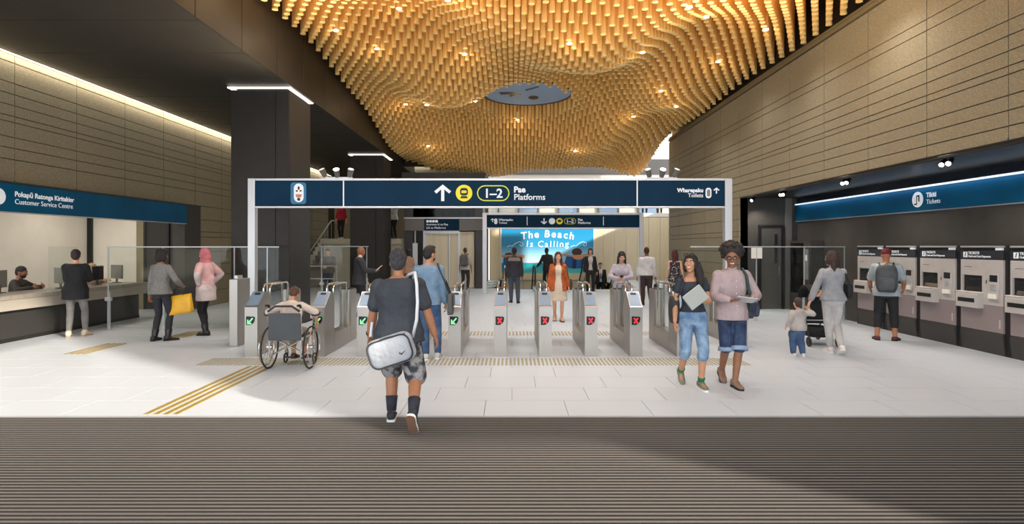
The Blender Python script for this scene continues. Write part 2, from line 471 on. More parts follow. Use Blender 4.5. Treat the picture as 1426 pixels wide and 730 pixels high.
# ---- far end: cream walls, upper gallery, side walls
bw = struct('wall_far', MB().box(-1.2, 9.6, 30.25, 30.5, -4.5, 3.3), M_joint, 'cream panelled wall behind the escalators', 'wall')
cp = MB().bbox(-.295, .295, -.03, 0, -3.9/2, 3.9/2, .004).mesh('wall_panel'); fixn(cp); cp.materials.append(M_cream)
for k in range(18):
    o = bpy.data.objects.new('wall_panel', cp); COL.objects.link(o); o.parent = bw; o.location = (-.9 + .6 * k, 30.25, 1.33)
struct('wall_stair_end', MB().box(-9.25, -1.2, 29.2, 29.4, -.012, 7.5), M_stone, 'stone end wall behind the stairs and lift', 'wall')
struct('wall_lobby_right', MB().box(9.3, 9.5, 23.57, 30.3, -.012, 4.3), M_cream, 'cream side wall past the right stone wall', 'wall')  # height raised to keep most of the sun off the far wall
struct('wall_return_right', MB().box(XR + .25, 9.5, 23.4, 23.57, -.012, 6.2), M_stone, 'stone return at the end of the right wall', 'wall')
ug = struct('upper_gallery', MB().box(-1.2, 9.6, 30.2, 36, 3.3, 3.5), M_white, 'white floor edge of the upper gallery', 'gallery')
uw = struct('wall_upper_far', MB().box(-9.2, 12, 36, 36.2, 3.5, 6.25), mat('upper wall white', (168, 160, 150), .7), 'white upper wall far behind the gallery', 'wall')
ob('dark_band', MB().box(-9.2, 12, 35.9, 36.0, 6.25, 7.2), mat('upper dark band', (48, 46, 45), .6), uw)
for k in range(9):
    ob('mullion', MB().box(-.9 + 1.25*k, -.8 + 1.25*k, 35.86, 35.98, 3.5, 4.95), M_dark, uw)
    if k % 2: ob('window_pane', MB().box(-.8 + 1.25*k, .35 + 1.25*k, 35.9, 35.97, 3.6, 4.9), mat('blue grey pane', (96, 112, 136), .15), uw)
struct('ceiling_sky_block', MB().box(-9.2, 9.6, 26.0, 33.0, 7.75, 7.95), M_white, 'white roof slab added over the escalators and stairs to dim the sky', 'ceiling')  # slab added to reduce open sky light on the far end
# escalator pit
struct('pit', MB().box(-.75, -.55, 23.6, 30.25, -4.5, -.012).box(4.5, 4.7, 23.6, 30.25, -4.5, -.012).box(-.75, 4.7, 23.5, 30.25, -4.7, -4.5).box(-.55, 4.5, 23.42, 23.6, -4.5, -.30), mat('pit grey', (170, 166, 158), .7), 'grey walls of the escalator pit', 'pit')
# ================================================================== HANGING TIMBER
def sstep(a, b, x):
    t = min(1, max(0, (x - a) / (b - a))); return t * t * (3 - 2 * t)
OC = (0.52, 19.35, 1.5)                        # the oculus: x, y, radius
def rod_h(x, y):
    h = 6.40 - 1.38 * sstep(18.0, 25.4, y)
    w = sstep(5, 9, y) * (1 - .65 * sstep(20, 25, y))
    h += .30 * math.sin(.75 * x + .72 * y + .6) * w
    h += .24 * math.sin(.95 * x - .90 * y + 2.4) * w
    h += .07 * math.sin(2.1 * x + .5 * y)
    e = sstep(4.0 + 1.4 * sstep(17, 23, y), 6.4, x); h = h * (1 - e) + (6.24 + .05 * math.sin(.9 * y)) * e
    e = sstep(-3.0, -4.7, x); h = h * (1 - e) + (6.42 - .95 * sstep(14, 24, y) + .06 * math.sin(1.1 * y)) * e
    d = math.hypot(x - OC[0], y - OC[1]); g = math.exp(-max(0, d - 1.5)**2 / .9)
    return h * (1 - g) + (6.62 - .10 * (y - 19.35) + .08 * (x - .5) * 0) * g
M_rod = mat('oak dowel', (250, 208, 130), .5, col2=(244, 188, 102), scale=6, stretch=(6, 6, .6), detail=4)
M_rodend = mat('oak end grain', (250, 214, 140), .55)
tc = thing('timber_rod_ceiling', 'undulating golden ceiling feature of hundreds of hanging timber rods', 'ceiling feature', (0, 0, 7.45))
TOPZ = 7.45
rods = []
DX, DY = .27, .25
j = 0; y = 1.2
while y < 25.3:
    x = -4.62 + (DX/2 if j % 2 else 0)
    while x < XR - .12:
        d = math.hypot(x - OC[0], (y - OC[1]))
        if d > OC[2]: rods.append((x, y, rod_h(x, y)))
        x += DX
    y += DY; j += 1
vis = sorted([r for r in rods if in_frame(*r) and r[2] - 1.8 < 342 * r[1] / 800], key=lambda r: r[1])[:298]
vs_ = set(vis)
NR = 8
def rod_mesh(mb, x, y, h, r=.058):
    ring = [(r * math.cos(2*math.pi*k/NR), r * math.sin(2*math.pi*k/NR)) for k in range(NR)]
    vs = [(x + a, y + b, h) for a, b in ring] + [(x + a, y + b, TOPZ) for a, b in ring]
    mb.add(vs, [(k, (k+1) % NR, NR + (k+1) % NR, NR + k) for k in range(NR)], 0)
    r2 = r * 1.06
    e = [(x + a*1.05, y + b*1.05, h - .008) for a, b in ring] + [(x + a*1.05, y + b*1.05, h + .018) for a, b in ring]
    mb.add(e, [(k, (k+1) % NR, NR + (k+1) % NR, NR + k) for k in range(NR)] + [tuple(range(NR-1, -1, -1)), tuple(range(NR, 2*NR))], 1)
# one shared rod mesh, 1.15 m long, stretched to each rod's own length
base = MB(); rod_mesh(base, 0, 0, TOPZ - 1.15); base.v = [(a, b, c - TOPZ) for a, b, c in base.v]
me_rod = base.mesh('rod'); me_rod.materials.append(M_rod); me_rod.materials.append(M_rodend)
for (x, y, h) in vis:
    o = bpy.data.objects.new('rod', me_rod); COL.objects.link(o); o.parent = tc; o.location = (x, y, 0); o.scale = (1, 1, (TOPZ - h) / 1.15)
mb = MB()
for (x, y, h) in rods:
    if (x, y, h) in vs_: continue
    rod_mesh(mb, x, y, h)
o = ob('rods', mb, [M_rod, M_rodend], tc, fix=False, loc=(0, 0, -TOPZ)); tag(o, 'further hanging timber rods', kind='stuff')
# oculus
oc = thing('oculus_panel', 'blue grey oval ceiling panel with dark marks set in the timber rods', 'panel', (OC[0], OC[1], 6.9))
ob('disc', MB().prism(disc_poly(0, 0, 1.46, 1.46, 40), 0, .04, ax='z'), mat('blue grey glass panel', (132, 150, 172), .7, emit=.12), oc)
M_mark = mat('dark mark', (20, 24, 32), .4)
for pl in (disc_poly(.22, .45, .18, .24, 16), [(-.95, -.25), (-.55, -.3), (-.2, .05), (-.3, .45), (-.38, .15), (-.6, .35), (-.6, .0), (-.9, .05)], [(-.1, -.55), (.3, -.95), (.36, -.88), (-.05, -.42)]):
    ob('opening', MB().prism(pl, -.006, -.001, ax='z'), M_mark, oc)
ob('rim', MB().loft([[(1.46*math.cos(a), 1.46*math.sin(a), -.02) for a in [2*math.pi*k/40 for k in range(40)]], [(1.50*math.cos(a), 1.50*math.sin(a), -.02) for a in [2*math.pi*k/40 for k in range(40)]],
   [(1.50*math.cos(a), 1.50*math.sin(a), .06) for a in [2*math.pi*k/40 for k in range(40)]], [(1.46*math.cos(a), 1.46*math.sin(a), .06) for a in [2*math.pi*k/40 for k in range(40)]]], cap=False), M_dark, oc)

struct('trim_3', MB().box(-4.8, 5.0, 25.42, 25.55, 5.3, 7.55), mat('closing board', (70, 52, 34), .8), 'brown board added behind the last row of timber rods to block the sky', 'trim')  # added so bright sky does not show through between the rods
# downlights tucked between the rods
DL = [(-1.23, 11.0), (-3.8, 12.4), (-2.46, 12.5), (-3.24, 13.8), (-1.15, 13.9), (-2.52, 17.0), (-3.4, 18.4), (-1.09, 17.0), (-3.2, 21.9),
      (3.3, 10.7), (4.06, 12.0), (3.0, 13.2), (5.2, 14.5), (5.3, 12.0), (4.2, 16.2), (5.0, 17.5), (4.1, 19.4), (.2, 21.0), (2.4, 21.8),
      (-2.8, 8.2), (.6, 8.4), (3.4, 8.0), (-2.4, 5.4), (.8, 5.2), (4.0, 5.2), (1.2, 12.0), (5.6, 9.4), (-4.0, 10.2)]
for i, (x, y) in enumerate(DL):
    h = rod_h(x, y) - .05
    o = thing('downlight', 'small round white downlight tucked between the timber rods', 'light', (x, y, h), group='downlights between the rods')
    ob('housing', MB().cyl((0, 0, .012), (0, 0, .30), .05, n=12), M_rodend, o)
    ob('lens', MB().cyl((0, 0, 0), (0, 0, .012), .055, n=14), M_lens, o)
    light('downlight_lamp', 'SPOT', (0, 0, -.03), 145, (255, 253, 250), o, size=.06, spot=125, blend=.9)
    light('rod_fill_light', 'POINT', (0, 0, -.24), 5, (255, 228, 180), o, size=.10)  # fill light added below the fitting to brighten the rods around it
# ================================================================== FLOOR MATS AND TACTILE STRIPS
em = thing('entrance_mat', 'wide ribbed dark entrance mat with pale metal rails', 'mat', (0, 6.03, 0))
ob('tray', MB().box(-8.95, 7.9, -6.0, 0, -.0118, -.009), M_black, em)
ob('edge_strip', MB().box(-8.95, 7.9, .004, .03, -.011, .002), M_alu, em)
r_me = MB().box(-8.95, 7.9, -.0075, .0075, -.009, .002).mesh('rail'); r_me.materials.append(mat('mat rail', (116, 110, 104), .55, .3))
c_me = MB().box(-8.95, 7.9, -.0155, .0155, -.009, -.0005).mesh('carpet_insert'); c_me.materials.append(mat('mat carpet', (42, 39, 38), .95, col2=(30, 28, 28), scale=220, detail=4, bump=.5, bscale=300))
for k in range(108):
    y = -.03 - k * .055
    for me, dy in ((r_me, 0), (c_me, -.0275)):
        o = bpy.data.objects.new(me.name, me); COL.objects.link(o); o.parent = em; o.location = (0, y + dy, 0)

def tactile(label, x0, x1, y0, y1, pitch, w, m, name='tactile_strip', group=None, joined=True):
    t = thing(name, label, 'tactile paving', (0, 0, 0), group=group)
    n = int((x1 - x0) / pitch)
    if joined:
        mb = MB()
        for k in range(n):
            x = x0 + k * pitch
            mb.box(x, x + w, y0, y1, .0, .005)
        o = ob('bars', mb, m, t, fix=False); o['kind'] = 'stuff'
    else:
        for k in range(n):
            x = x0 + k * pitch
            ob('bar', MB().bbox(x, x + w, y0, y1, .0, .006, .002), m, t)
    return t
tactile('long stone tactile strip of close bars before the ticket gates', -4.75, 3.65, 8.62, 9.16, .062, .03, M_greybar)
tactile('stone tactile strip of close bars past the far end of the ticket gates', -4.6, 4.6, 11.5, 12.0, .072, .034, M_greybar)
tactile('yellow guide bars leading from the entrance mat to the accessible gate', -3.93, -3.5, 6.12, 8.56, .105, .055, M_yellowbar, 'guide_strip', joined=False)
tactile('short brass guide bars on the floor near the service counter', -7.42, -6.95, 9.5, 10.55, .1, .05, M_yellowbar, 'guide_strip', joined=False)
tactile('short brass guide bars between the blazer and pink scarf women', -6.75, -6.35, 11.2, 12.0, .1, .05, M_yellowbar, 'guide_strip', joined=False)

# ================================================================== TICKET GATES
M_read = mat('reader glass', (120, 140, 160), .38, .2)
M_grn = mat('green arrow light', (120, 235, 150), .5, emit=.9)
M_red = mat('red cross light', (235, 40, 50), .5, emit=.9)
M_blackg = mat('display black', (14, 14, 16), .25)
def make_gate(label, x, y=9.29, display='green', L=1.9, W=.205, glass=True):
    g = thing('ticket_gate', label, 'ticket gate', (x, y, 0), group=None)
    h = W / 2
    prof = [(0, 0), (.50, 0), (.50, .92), (.44, 1.02), (.30, 1.03), (.02, .815), (0, .80)]
    ob('front_pedestal', MB().prism(prof, -h, h, ax='x'), M_steel, g)
    ob('base_plinth', MB().bbox(-h, h, .505, L - .40, 0, .30, .006), M_steel, g)
    ob('rear_pedestal', MB().prism([(L - .395, 0), (L, 0), (L, .93), (L - .04, .97), (L - .395, .97)], -h, h, ax='x'), M_steel, g)
    # sloping reader on the front
    n = Vector((0, -.215, .28)).normalized(); d = Vector((0, .28, .215)).normalized()
    M4 = Matrix(((1, 0, 0, 0), (0, d.y, n.y, .02 + .014*0), (0, d.z, n.z, .815), (0, 0, 0, 1)))
    ob('card_reader', MB().box(-h + .012, h - .012, .02, .33, -.004, .006, M=M4), M_read, g)
    ob('reader_slot', MB().box(-.045, .045, .27, .315, .006, .012, M=M4), M_black, g)
    if display:
        # shield shaped display
        sh = [(-.075, .695), (.05, .69), (.065, .67), (.055, .61), (.03, .575), (-.01, .555), (-.075, .555)]
        sh = [(a, b - .04) for a, b in sh]
        b = ob('display', MB().prism(sh, -.012, -.0005), M_blackg, g)
        if display == 'green':
            ar = [(-.055, .57), (-.055, .64), (-.036, .64), (-.036, .604), (.025, .672), (.040, .659), (-.020, .590), (.012, .590), (.012, .57)]
            ob('arrow', MB().prism([(q, r - .04) for q, r in ar], -.016, -.012), M_grn, b)
        else:
            mb = MB()
            for s in (-1, 1):
                c = Vector((-.008, .585)); u = Vector((.030, .042 * s)); w_ = Vector((-.042 * s, .030)).normalized() * .010
                p = [c - u - w_, c + u - w_, c + u + w_, c - u + w_]
                mb.prism([(q.x, q.y) for q in p], -.016, -.0125)
            ob('cross', mb, M_red, b)
    # steel hoops in the gap and the clear leaf
    for s in (-1, 1):
        pts = []
        y0, y1, zt, r = .60, L - .50, 1.13, .09
        pts += [(s * .055, y0, .29), (s * .055, y0, zt - r)]
        for k in range(1, 6): a = math.pi/2 * k/6; pts.append((s * .055, y0 + r - r*math.cos(a), zt - r + r*math.sin(a)))
        for k in range(0, 6): a = math.pi/2 * k/6; pts.append((s * .055, y1 - r + r*math.sin(a), zt - r + r*math.cos(a)))
        pts += [(s * .055, y1, zt - r), (s * .055, y1, .29)]
        ob('hoop', MB().tube(pts, .019, 8), M_chrome, g, smooth=True)
    if glass:
        ob('glass_leaf', MB().bbox(-.006, .006, .64, L - .54, .33, 1.08, .003), M_glass, g)
    ob('end_cap', MB().bbox(-h + .02, h - .02, L - .36, L - .06, .971, .985, .004), M_black, g)
    return g
gates = [(-4.22, 'green', 'steel ticket gate with green arrow beside the slim end pillar'),
         (-3.13, 'green', 'steel ticket gate with green arrow beside the wheelchair user'),
         (-2.40, 'green', 'steel ticket gate with green arrow by the left arm of the messenger bag man'),
         (-1.66, 'green', 'steel ticket gate hidden behind the man with the messenger bag'),
         (-.93, 'green', 'steel ticket gate with green arrow beside the man in the denim shirt'),
         (-.19, 'red', 'first red cross steel ticket gate, next to the last green arrow gate'),
         (.54, 'red', 'second red cross steel ticket gate counted from the green arrow gates'),
         (1.28, 'red', 'third red cross steel ticket gate counted from the green arrow gates'),
         (2.01, 'red', 'steel ticket gate with red cross before the woman reading her phone'),
         (2.77, 'red', 'steel ticket gate behind the laughing woman holding a folder')]
for x, d, lab in gates: make_gate(lab, x, display=d)
make_gate('plain steel end cabinet of the gates behind the man with afro hair', 4.04, 10.1, None, 1.75)
ep = thing('end_pillar', 'slim steel pillar ending the ticket gates on the service counter side', 'pillar', (-4.95, 10.2, 0))
ob('post', MB().bbox(-.075, .075, 0, .5, 0, 1.2, .01), M_steel, ep)
ob('top_bracket', MB().bbox(-.03, .03, .1, .3, 1.2, 1.26, .006), M_alu, ep)

# ================================================================== GLASS BARRIERS
def barrier(label, x0, x1, y, posts, top=1.77, papers=()):
    t = thing('glass_barrier', label, 'glass barrier', ((x0 + x1)/2, y, 0))
    c = (x0 + x1)/2
    ps = sorted(set([x0] + list(posts) + [x1]))
    for a, b in zip(ps[:-1], ps[1:]):
        ob('glass_pane', MB().bbox(a - c + .006, b - c - .006, -.006, .006, .10, top - .016, .003), M_glass, t)
    ob('top_rail', MB().bbox(x0 - c, x1 - c, -.013, .013, top - .014, top + .012, .004), M_alu, t)
    for p in posts:
        ob('post', MB().bbox(p - c - .028, p - c + .028, .012, .05, 0, .82, .006).box(p - c - .01, p - c + .01, -.0, .02, .8, top - .016), M_alu, t)
        ob('clamp', MB().bbox(p - c - .06, p - c + .06, -.02, .055, .62, .70, .006), M_alu, t)
    for (a, b, z0, z1) in papers:
        ob('paper_notice', MB().box(a - c, b - c, -.012, -.008, z0, z1), M_white, t)
    return t
barrier('clear glass barrier with thin top rail before the service counter', -8.6, -4.95, 12.2, (-8.58, -7.42, -5.9, -5.2))
barrier('clear glass barrier with two white paper notices beside the ticket hall', 4.25, 7.95, 13.7, (5.83, 6.97, 7.93), papers=((5.70, 5.82, 1.49, 1.75), (5.84, 5.96, 1.49, 1.75)))
barrier('short glass barrier with top rail near the stairs', -5.75, -4.3, 17.2, (-5.7, -4.35))

# ================================================================== HEADER SIGNS
def flat(name, poly, y0, y1, m, parent, ax='y'): return ob(name, MB().prism(poly, y0, y1, ax=ax), m, parent)
def header(label, x0, x1, y, z0, z1, pw, zp0, zp1):
    t = thing('overhead_sign', label, 'sign', ((x0 + x1)/2, y, 0))
    c = (x0 + x1)/2
    for s, xx in ((-1, x0), (1, x1)):
        ob('post', MB().bbox(xx - c - (0 if s < 0 else pw), xx - c + (pw if s < 0 else 0), -.07, .07, 0, z1, .008), M_alu, t)
    ob('frame', MB().bbox(x0 - c + pw, x1 - c - pw, -.06, .06, zp1, z1, .006).bbox(x0 - c + pw, x1 - c - pw, -.06, .06, z0, zp0, .006), M_alu, t)
    ob('sign_panel', MB().box(x0 - c + pw + .002, x1 - c - pw - .002, -.05, .05, zp0, zp1), M_navy, t)
    return t, c
YH = 11.25; K = YH / 800
def hx(px): return (px - 713) * K
def hz(py): return 1.8 + (342 - py) * K
hd, c = header('large navy overhead sign reading 1-2 Pae Platforms above the gates', hx(347), hx(1018), YH, hz(290), hz(249), .14, hz(287.5), hz(252))
yf = -.056; y1_ = -.0505
M_grey = mat('sign light grey', (214, 220, 226), .5, emit=.2)
M_ybord = mat('sign lime outline', (196, 206, 60), .5, emit=.15)
M_cyan = mat('sign mid blue', (22, 104, 146), .4)
M_ink = mat('sign ink', (30, 34, 40), .6)
for px in (479.5, 886.5): flat('divider', [(hx(px-.8)-c, hz(287.5)), (hx(px+.8)-c, hz(287.5)), (hx(px+.8)-c, hz(252)), (hx(px-.8)-c, hz(252))], yf, y1_, M_grey, hd)
e = flat('emblem', rrect_poly(hx(417)-c, hz(269.5), 21.5*K, 30*K, 4*K), yf+.002, y1_, M_cyan, hd)
flat('emblem_pill', pill_poly(hx(417.5)-c, hz(269), 13.5*K, 26*K), yf, yf+.002, M_grey, e)
for (dx, dy, rx, ry) in ((0, -6.5, 1.4, 2.6), (-2.6, -2.6, 1.6, 1.2), (2.6, -2.8, 1.6, 1.2), (0, 9, 2.2, 2.2)):
    flat('emblem_mark', disc_poly(hx(417.5+dx)-c, hz(269+dy), rx*K, ry*K, 14), yf-.002, yf, M_ink, e)
flat('emblem_mark', [(hx(413)-c, hz(271)), (hx(422)-c, hz(271)), (hx(420.5)-c, hz(275.5)), (hx(414.5)-c, hz(275.5))], yf-.002, yf, mat('sign pale red', (200, 120, 110), .6), e)
flat('arrow', arrow_poly(hx(617)-c, hz(269.5), 22*K), yf, y1_, M_grey, hd)
d = flat('train_disc', disc_poly(hx(646.5)-c, hz(269.3), 11.5*K), yf, y1_, M_yel, hd)
flat('train_icon', rrect_poly(hx(646.5)-c, hz(267.5), 11*K, 10.5*K, 3.5*K), yf-.002, yf, M_ink, d)
flat('train_window', rrect_poly(hx(646.5)-c, hz(267.6), 7*K, 3.6*K, 1*K), yf-.004, yf-.002, M_yel, d)
flat('train_base', [(hx(641)-c, hz(276.5)), (hx(652)-c, hz(276.5)), (hx(650)-c, hz(273.4)), (hx(643)-c, hz(273.4))], yf-.002, yf, M_ink, d)
p = flat('pill_outline', pill_poly(hx(687)-c, hz(269.5), 45*K, 22*K), yf+.002, y1_, M_ybord, hd)
flat('pill_face', pill_poly(hx(687)-c, hz(269.5), 42*K, 19*K), yf, yf+.002, M_navy, p)
text('1–2', 17.5*K, (hx(687)-c, yf-.001, hz(275.6)), 'front', M_grey, hd, 'CENTER', bold=.006)
text('Pae', 11.4*K, (hx(715.5)-c, yf, hz(268.2)), 'front', M_grey, hd, bold=.006)
text('Platforms', 11.4*K, (hx(715.5)-c, yf, hz(278.6)), 'front', M_grey, hd, bold=.002)
text('Wharepaku', 7.6*K, (hx(978)-c, yf, hz(268)), 'front', M_grey, hd, 'RIGHT', bold=.004)
text('Toilets', 7.6*K, (hx(978)-c, yf, hz(275)), 'front', M_grey, hd, 'RIGHT', bold=.001)
p = flat('toilet_pill', pill_poly(hx(985.3)-c, hz(269.2), 8*K, 14.5*K), yf, y1_, M_grey, hd)
flat('toilet_mark', pill_poly(hx(985.3)-c, hz(269.2), 4.6*K, 10*K), yf-.002, yf, mat('sign mid grey', (120, 120, 118), .6), p)
flat('arrow', arrow_poly(hx(996.3)-c, hz(266), 8*K), yf, y1_, M_grey, hd)

YS = 21.4; K = YS / 800
hd2, c = header('smaller navy overhead sign before the escalators under the beach poster', hx(672), hx(896), YS, hz(319), hz(296.5), .16, hz(317), hz(299.5))
for px in (734, 840): flat('divider', [(hx(px-.5)-c, hz(314)), (hx(px+.5)-c, hz(314)), (hx(px+.5)-c, hz(302)), (hx(px-.5)-c, hz(302))], yf, y1_, M_grey, hd2)
flat('arrow', arrow_poly(hx(757.5)-c, hz(308.2), 8.2*K, False), yf, y1_, M_grey, hd2)
flat('escalator_disc', disc_poly(hx(768.5)-c, hz(308.2), 4.4*K, n=20), yf, y1_, M_grey, hd2)
flat('train_disc', disc_poly(hx(779)-c, hz(308.2), 4.4*K, n=20), yf, y1_, M_yel, hd2)
flat('train_icon', rrect_poly(hx(779)-c, hz(307.8), 5*K, 3.6*K, 1.2*K), yf-.003, yf, M_ink, hd2)
p = flat('pill_outline', pill_poly(hx(793.5)-c, hz(308.2), 16.5*K, 8.4*K), yf+.002, y1_, M_ybord, hd2)
flat('pill_face', pill_poly(hx(793.5)-c, hz(308.2), 15.2*K, 7.2*K), yf, yf+.002, M_navy, p)
text('1–2', 7*K, (hx(793.5)-c, yf-.001, hz(310.7)), 'front', M_grey, hd2, 'CENTER', bold=.004)
text('Pae', 4.6*K, (hx(804.5)-c, yf, hz(307.6)), 'front', M_grey, hd2, bold=.004)
text('Platforms', 4.6*K, (hx(804.5)-c, yf, hz(312)), 'front', M_grey, hd2, bold=.002)
flat('arrow', arrow_poly(hx(686)-c, hz(307), 5*K), yf, y1_, M_grey, hd2)
flat('toilet_pill', pill_poly(hx(690.5)-c, hz(308.4), 4.4*K, 8*K), yf, y1_, M_grey, hd2)
text('Wharepaku', 4.2*K, (hx(694.5)-c, yf, hz(307.6)), 'front', M_grey, hd2, bold=.003)
text('Toilets', 4.2*K, (hx(694.5)-c, yf, hz(311.8)), 'front', M_grey, hd2, bold=.001)

# spotlights standing on the big sign
def spot_cluster(label, x, y, z):
    t = thing('spotlight_cluster', label, 'spotlights', (x, y, z))
    ob('mounting_bar', MB().bbox(-.30, .30, -.02, .02, 0, .03, .005), M_alu, t)
    for k, (dx, ax, ay) in enumerate(((-.24, -.30, -.45), (0, .03, -.6), (.24, .28, -.4))):
        d = Vector((ax, ay, .8)).normalized()
        p0 = Vector((dx, 0, .05)); 
        h = ob('lamp_head', MB().cyl(p0 - d*.01, p0 + d*.15, .045, .062, 14), mat('lamp grey', (112, 110, 108), .45, .4), t, smooth=False)
        ob('stem', MB().cyl((dx, 0, .02), p0, .012), M_alu, h)
        ob('lens', MB().cyl(p0 + d*.1505, p0 + d*.154, .055, n=14), M_lens if k == 1 else M_grey, h)
        light('spot_lamp', 'SPOT', p0 + d*.17, 560, (255, 232, 194), h, size=.05, spot=118, blend=1.0, rot=(-d).to_track_quat('Z', 'Y').to_euler())
    return t
spot_cluster('three grey spotlights on top of the sign near the dark column', -3.42, YH, 3.108)
spot_cluster('three grey spotlights on top of the sign near the stone wall', 2.93, YH, 3.108)

# ================================================================== WALL SIGNS
M_teal = mat('teal sign band', (0, 88, 126), .5, col2=(0, 78, 114), scale=1.2, spec=.2)
sr = thing('wall_sign', 'long teal wall sign reading Tikiti Tickets above the ticket machines', 'sign', (XM, 8, 0))
ob('sign_panel', MB().box(-.10, -.002, -8, 8.22, 2.48, 2.93), M_teal, sr)
ob('upper_fascia', MB().box(-.06, -.002, -8, 8.22, 2.97, 3.14), mat('fascia dark blue', (22, 30, 42), .22), sr)
ob('light_line', MB().box(-.115, -.002, -8, 8.22, 2.935, 2.965), mat('sign led line', (235, 242, 250), .5, emit=.9), sr)
ob('lower_edge', MB().box(-.105, -.002, -8, 8.22, 2.465, 2.48), M_alu, sr)
cd = flat('ticket_disc', disc_poly(3.33, 2.705, .152), -.106, -.1005, M_wtxt, sr, ax='x')
flat('ticket_icon', [(3.42, 2.63), (3.36, 2.63), (3.36, 2.79), (3.27, 2.79), (3.27, 2.66), (3.30, 2.66), (3.30, 2.76), (3.34, 2.76), (3.34, 2.60), (3.42, 2.60)], -.109, -.1061, M_ink, cd, ax='x')
text('Tikiti', .125, (-.104, 3.09, 2.73), 'right', M_wtxt, sr, bold=.004)
text('Tickets', .125, (-.104, 3.09, 2.60), 'right', M_wtxt, sr)
light('sign_line_lamp', 'AREA', (-.17, 0, 2.925), 9, (200, 228, 255), sr, size=.04, size_y=16, rot=(0, R(-25), 0))

sl = thing('wall_sign', 'long teal wall sign reading Customer Service Centre above the counter', 'sign', (XL, 8, 0))
ob('sign_panel', MB().box(.0, .10, -6, 7.72, 2.40, 2.90), M_teal, sl)
ob('top_edge', MB().box(.0, .13, -6, 7.72, 2.905, 2.935), M_dark, sl)
ob('lower_edge', MB().box(.0, .105, -6, 7.72, 2.385, 2.40), M_alu, sl)
ob('back_rail', MB().box(-.26, -.0, -6, 7.72, 2.40, 2.935), M_dark, sl)
flat('logo_disc', disc_poly(1.95, 2.655, .145), .1005, .106, M_wtxt, sl, ax='x')
text('Pokapū Ratonga Kiritakier', .130, (.103, 2.28, 2.68), 'left', M_wtxt, sl, bold=.003)
text('Customer Service Centre', .130, (.103, 2.28, 2.545), 'left', M_wtxt, sl)

# spotlights on the ticket hall soffit
for i, y in enumerate((6.1, 8.78, 11.44, 14.1, 15.95)):
    t = thing('soffit_spotlight', 'pair of black spotlights on the soffit above the ticket machines' if i < 4 else 'single black spotlight at the dark end of the ticket soffit', 'light', (6.72, y, 3.145), group='soffit spotlights' if i < 4 else None)
    for k in range(2 if i < 4 else 1):
        h = ob('lamp_head', MB().cyl((0, .14*k, -.03), (-.09, .14*k - .05, -.10), .036, .05, 14), M_black, t)
        ob('stem', MB().cyl((.02, .14*k, .0), (0, .14*k, -.035), .01), M_black, h)
        ob('lens', MB().cyl((-.0905, .14*k - .0505, -.1005), (-.096, .14*k - .054, -.1045), .034, n=14), M_lens, h)
    light('soffit_lamp', 'SPOT', (-.05, 0, -.14), 85, (255, 244, 230), t, size=.05, spot=110, blend=.8, rot=(R(0), R(-24), 0))

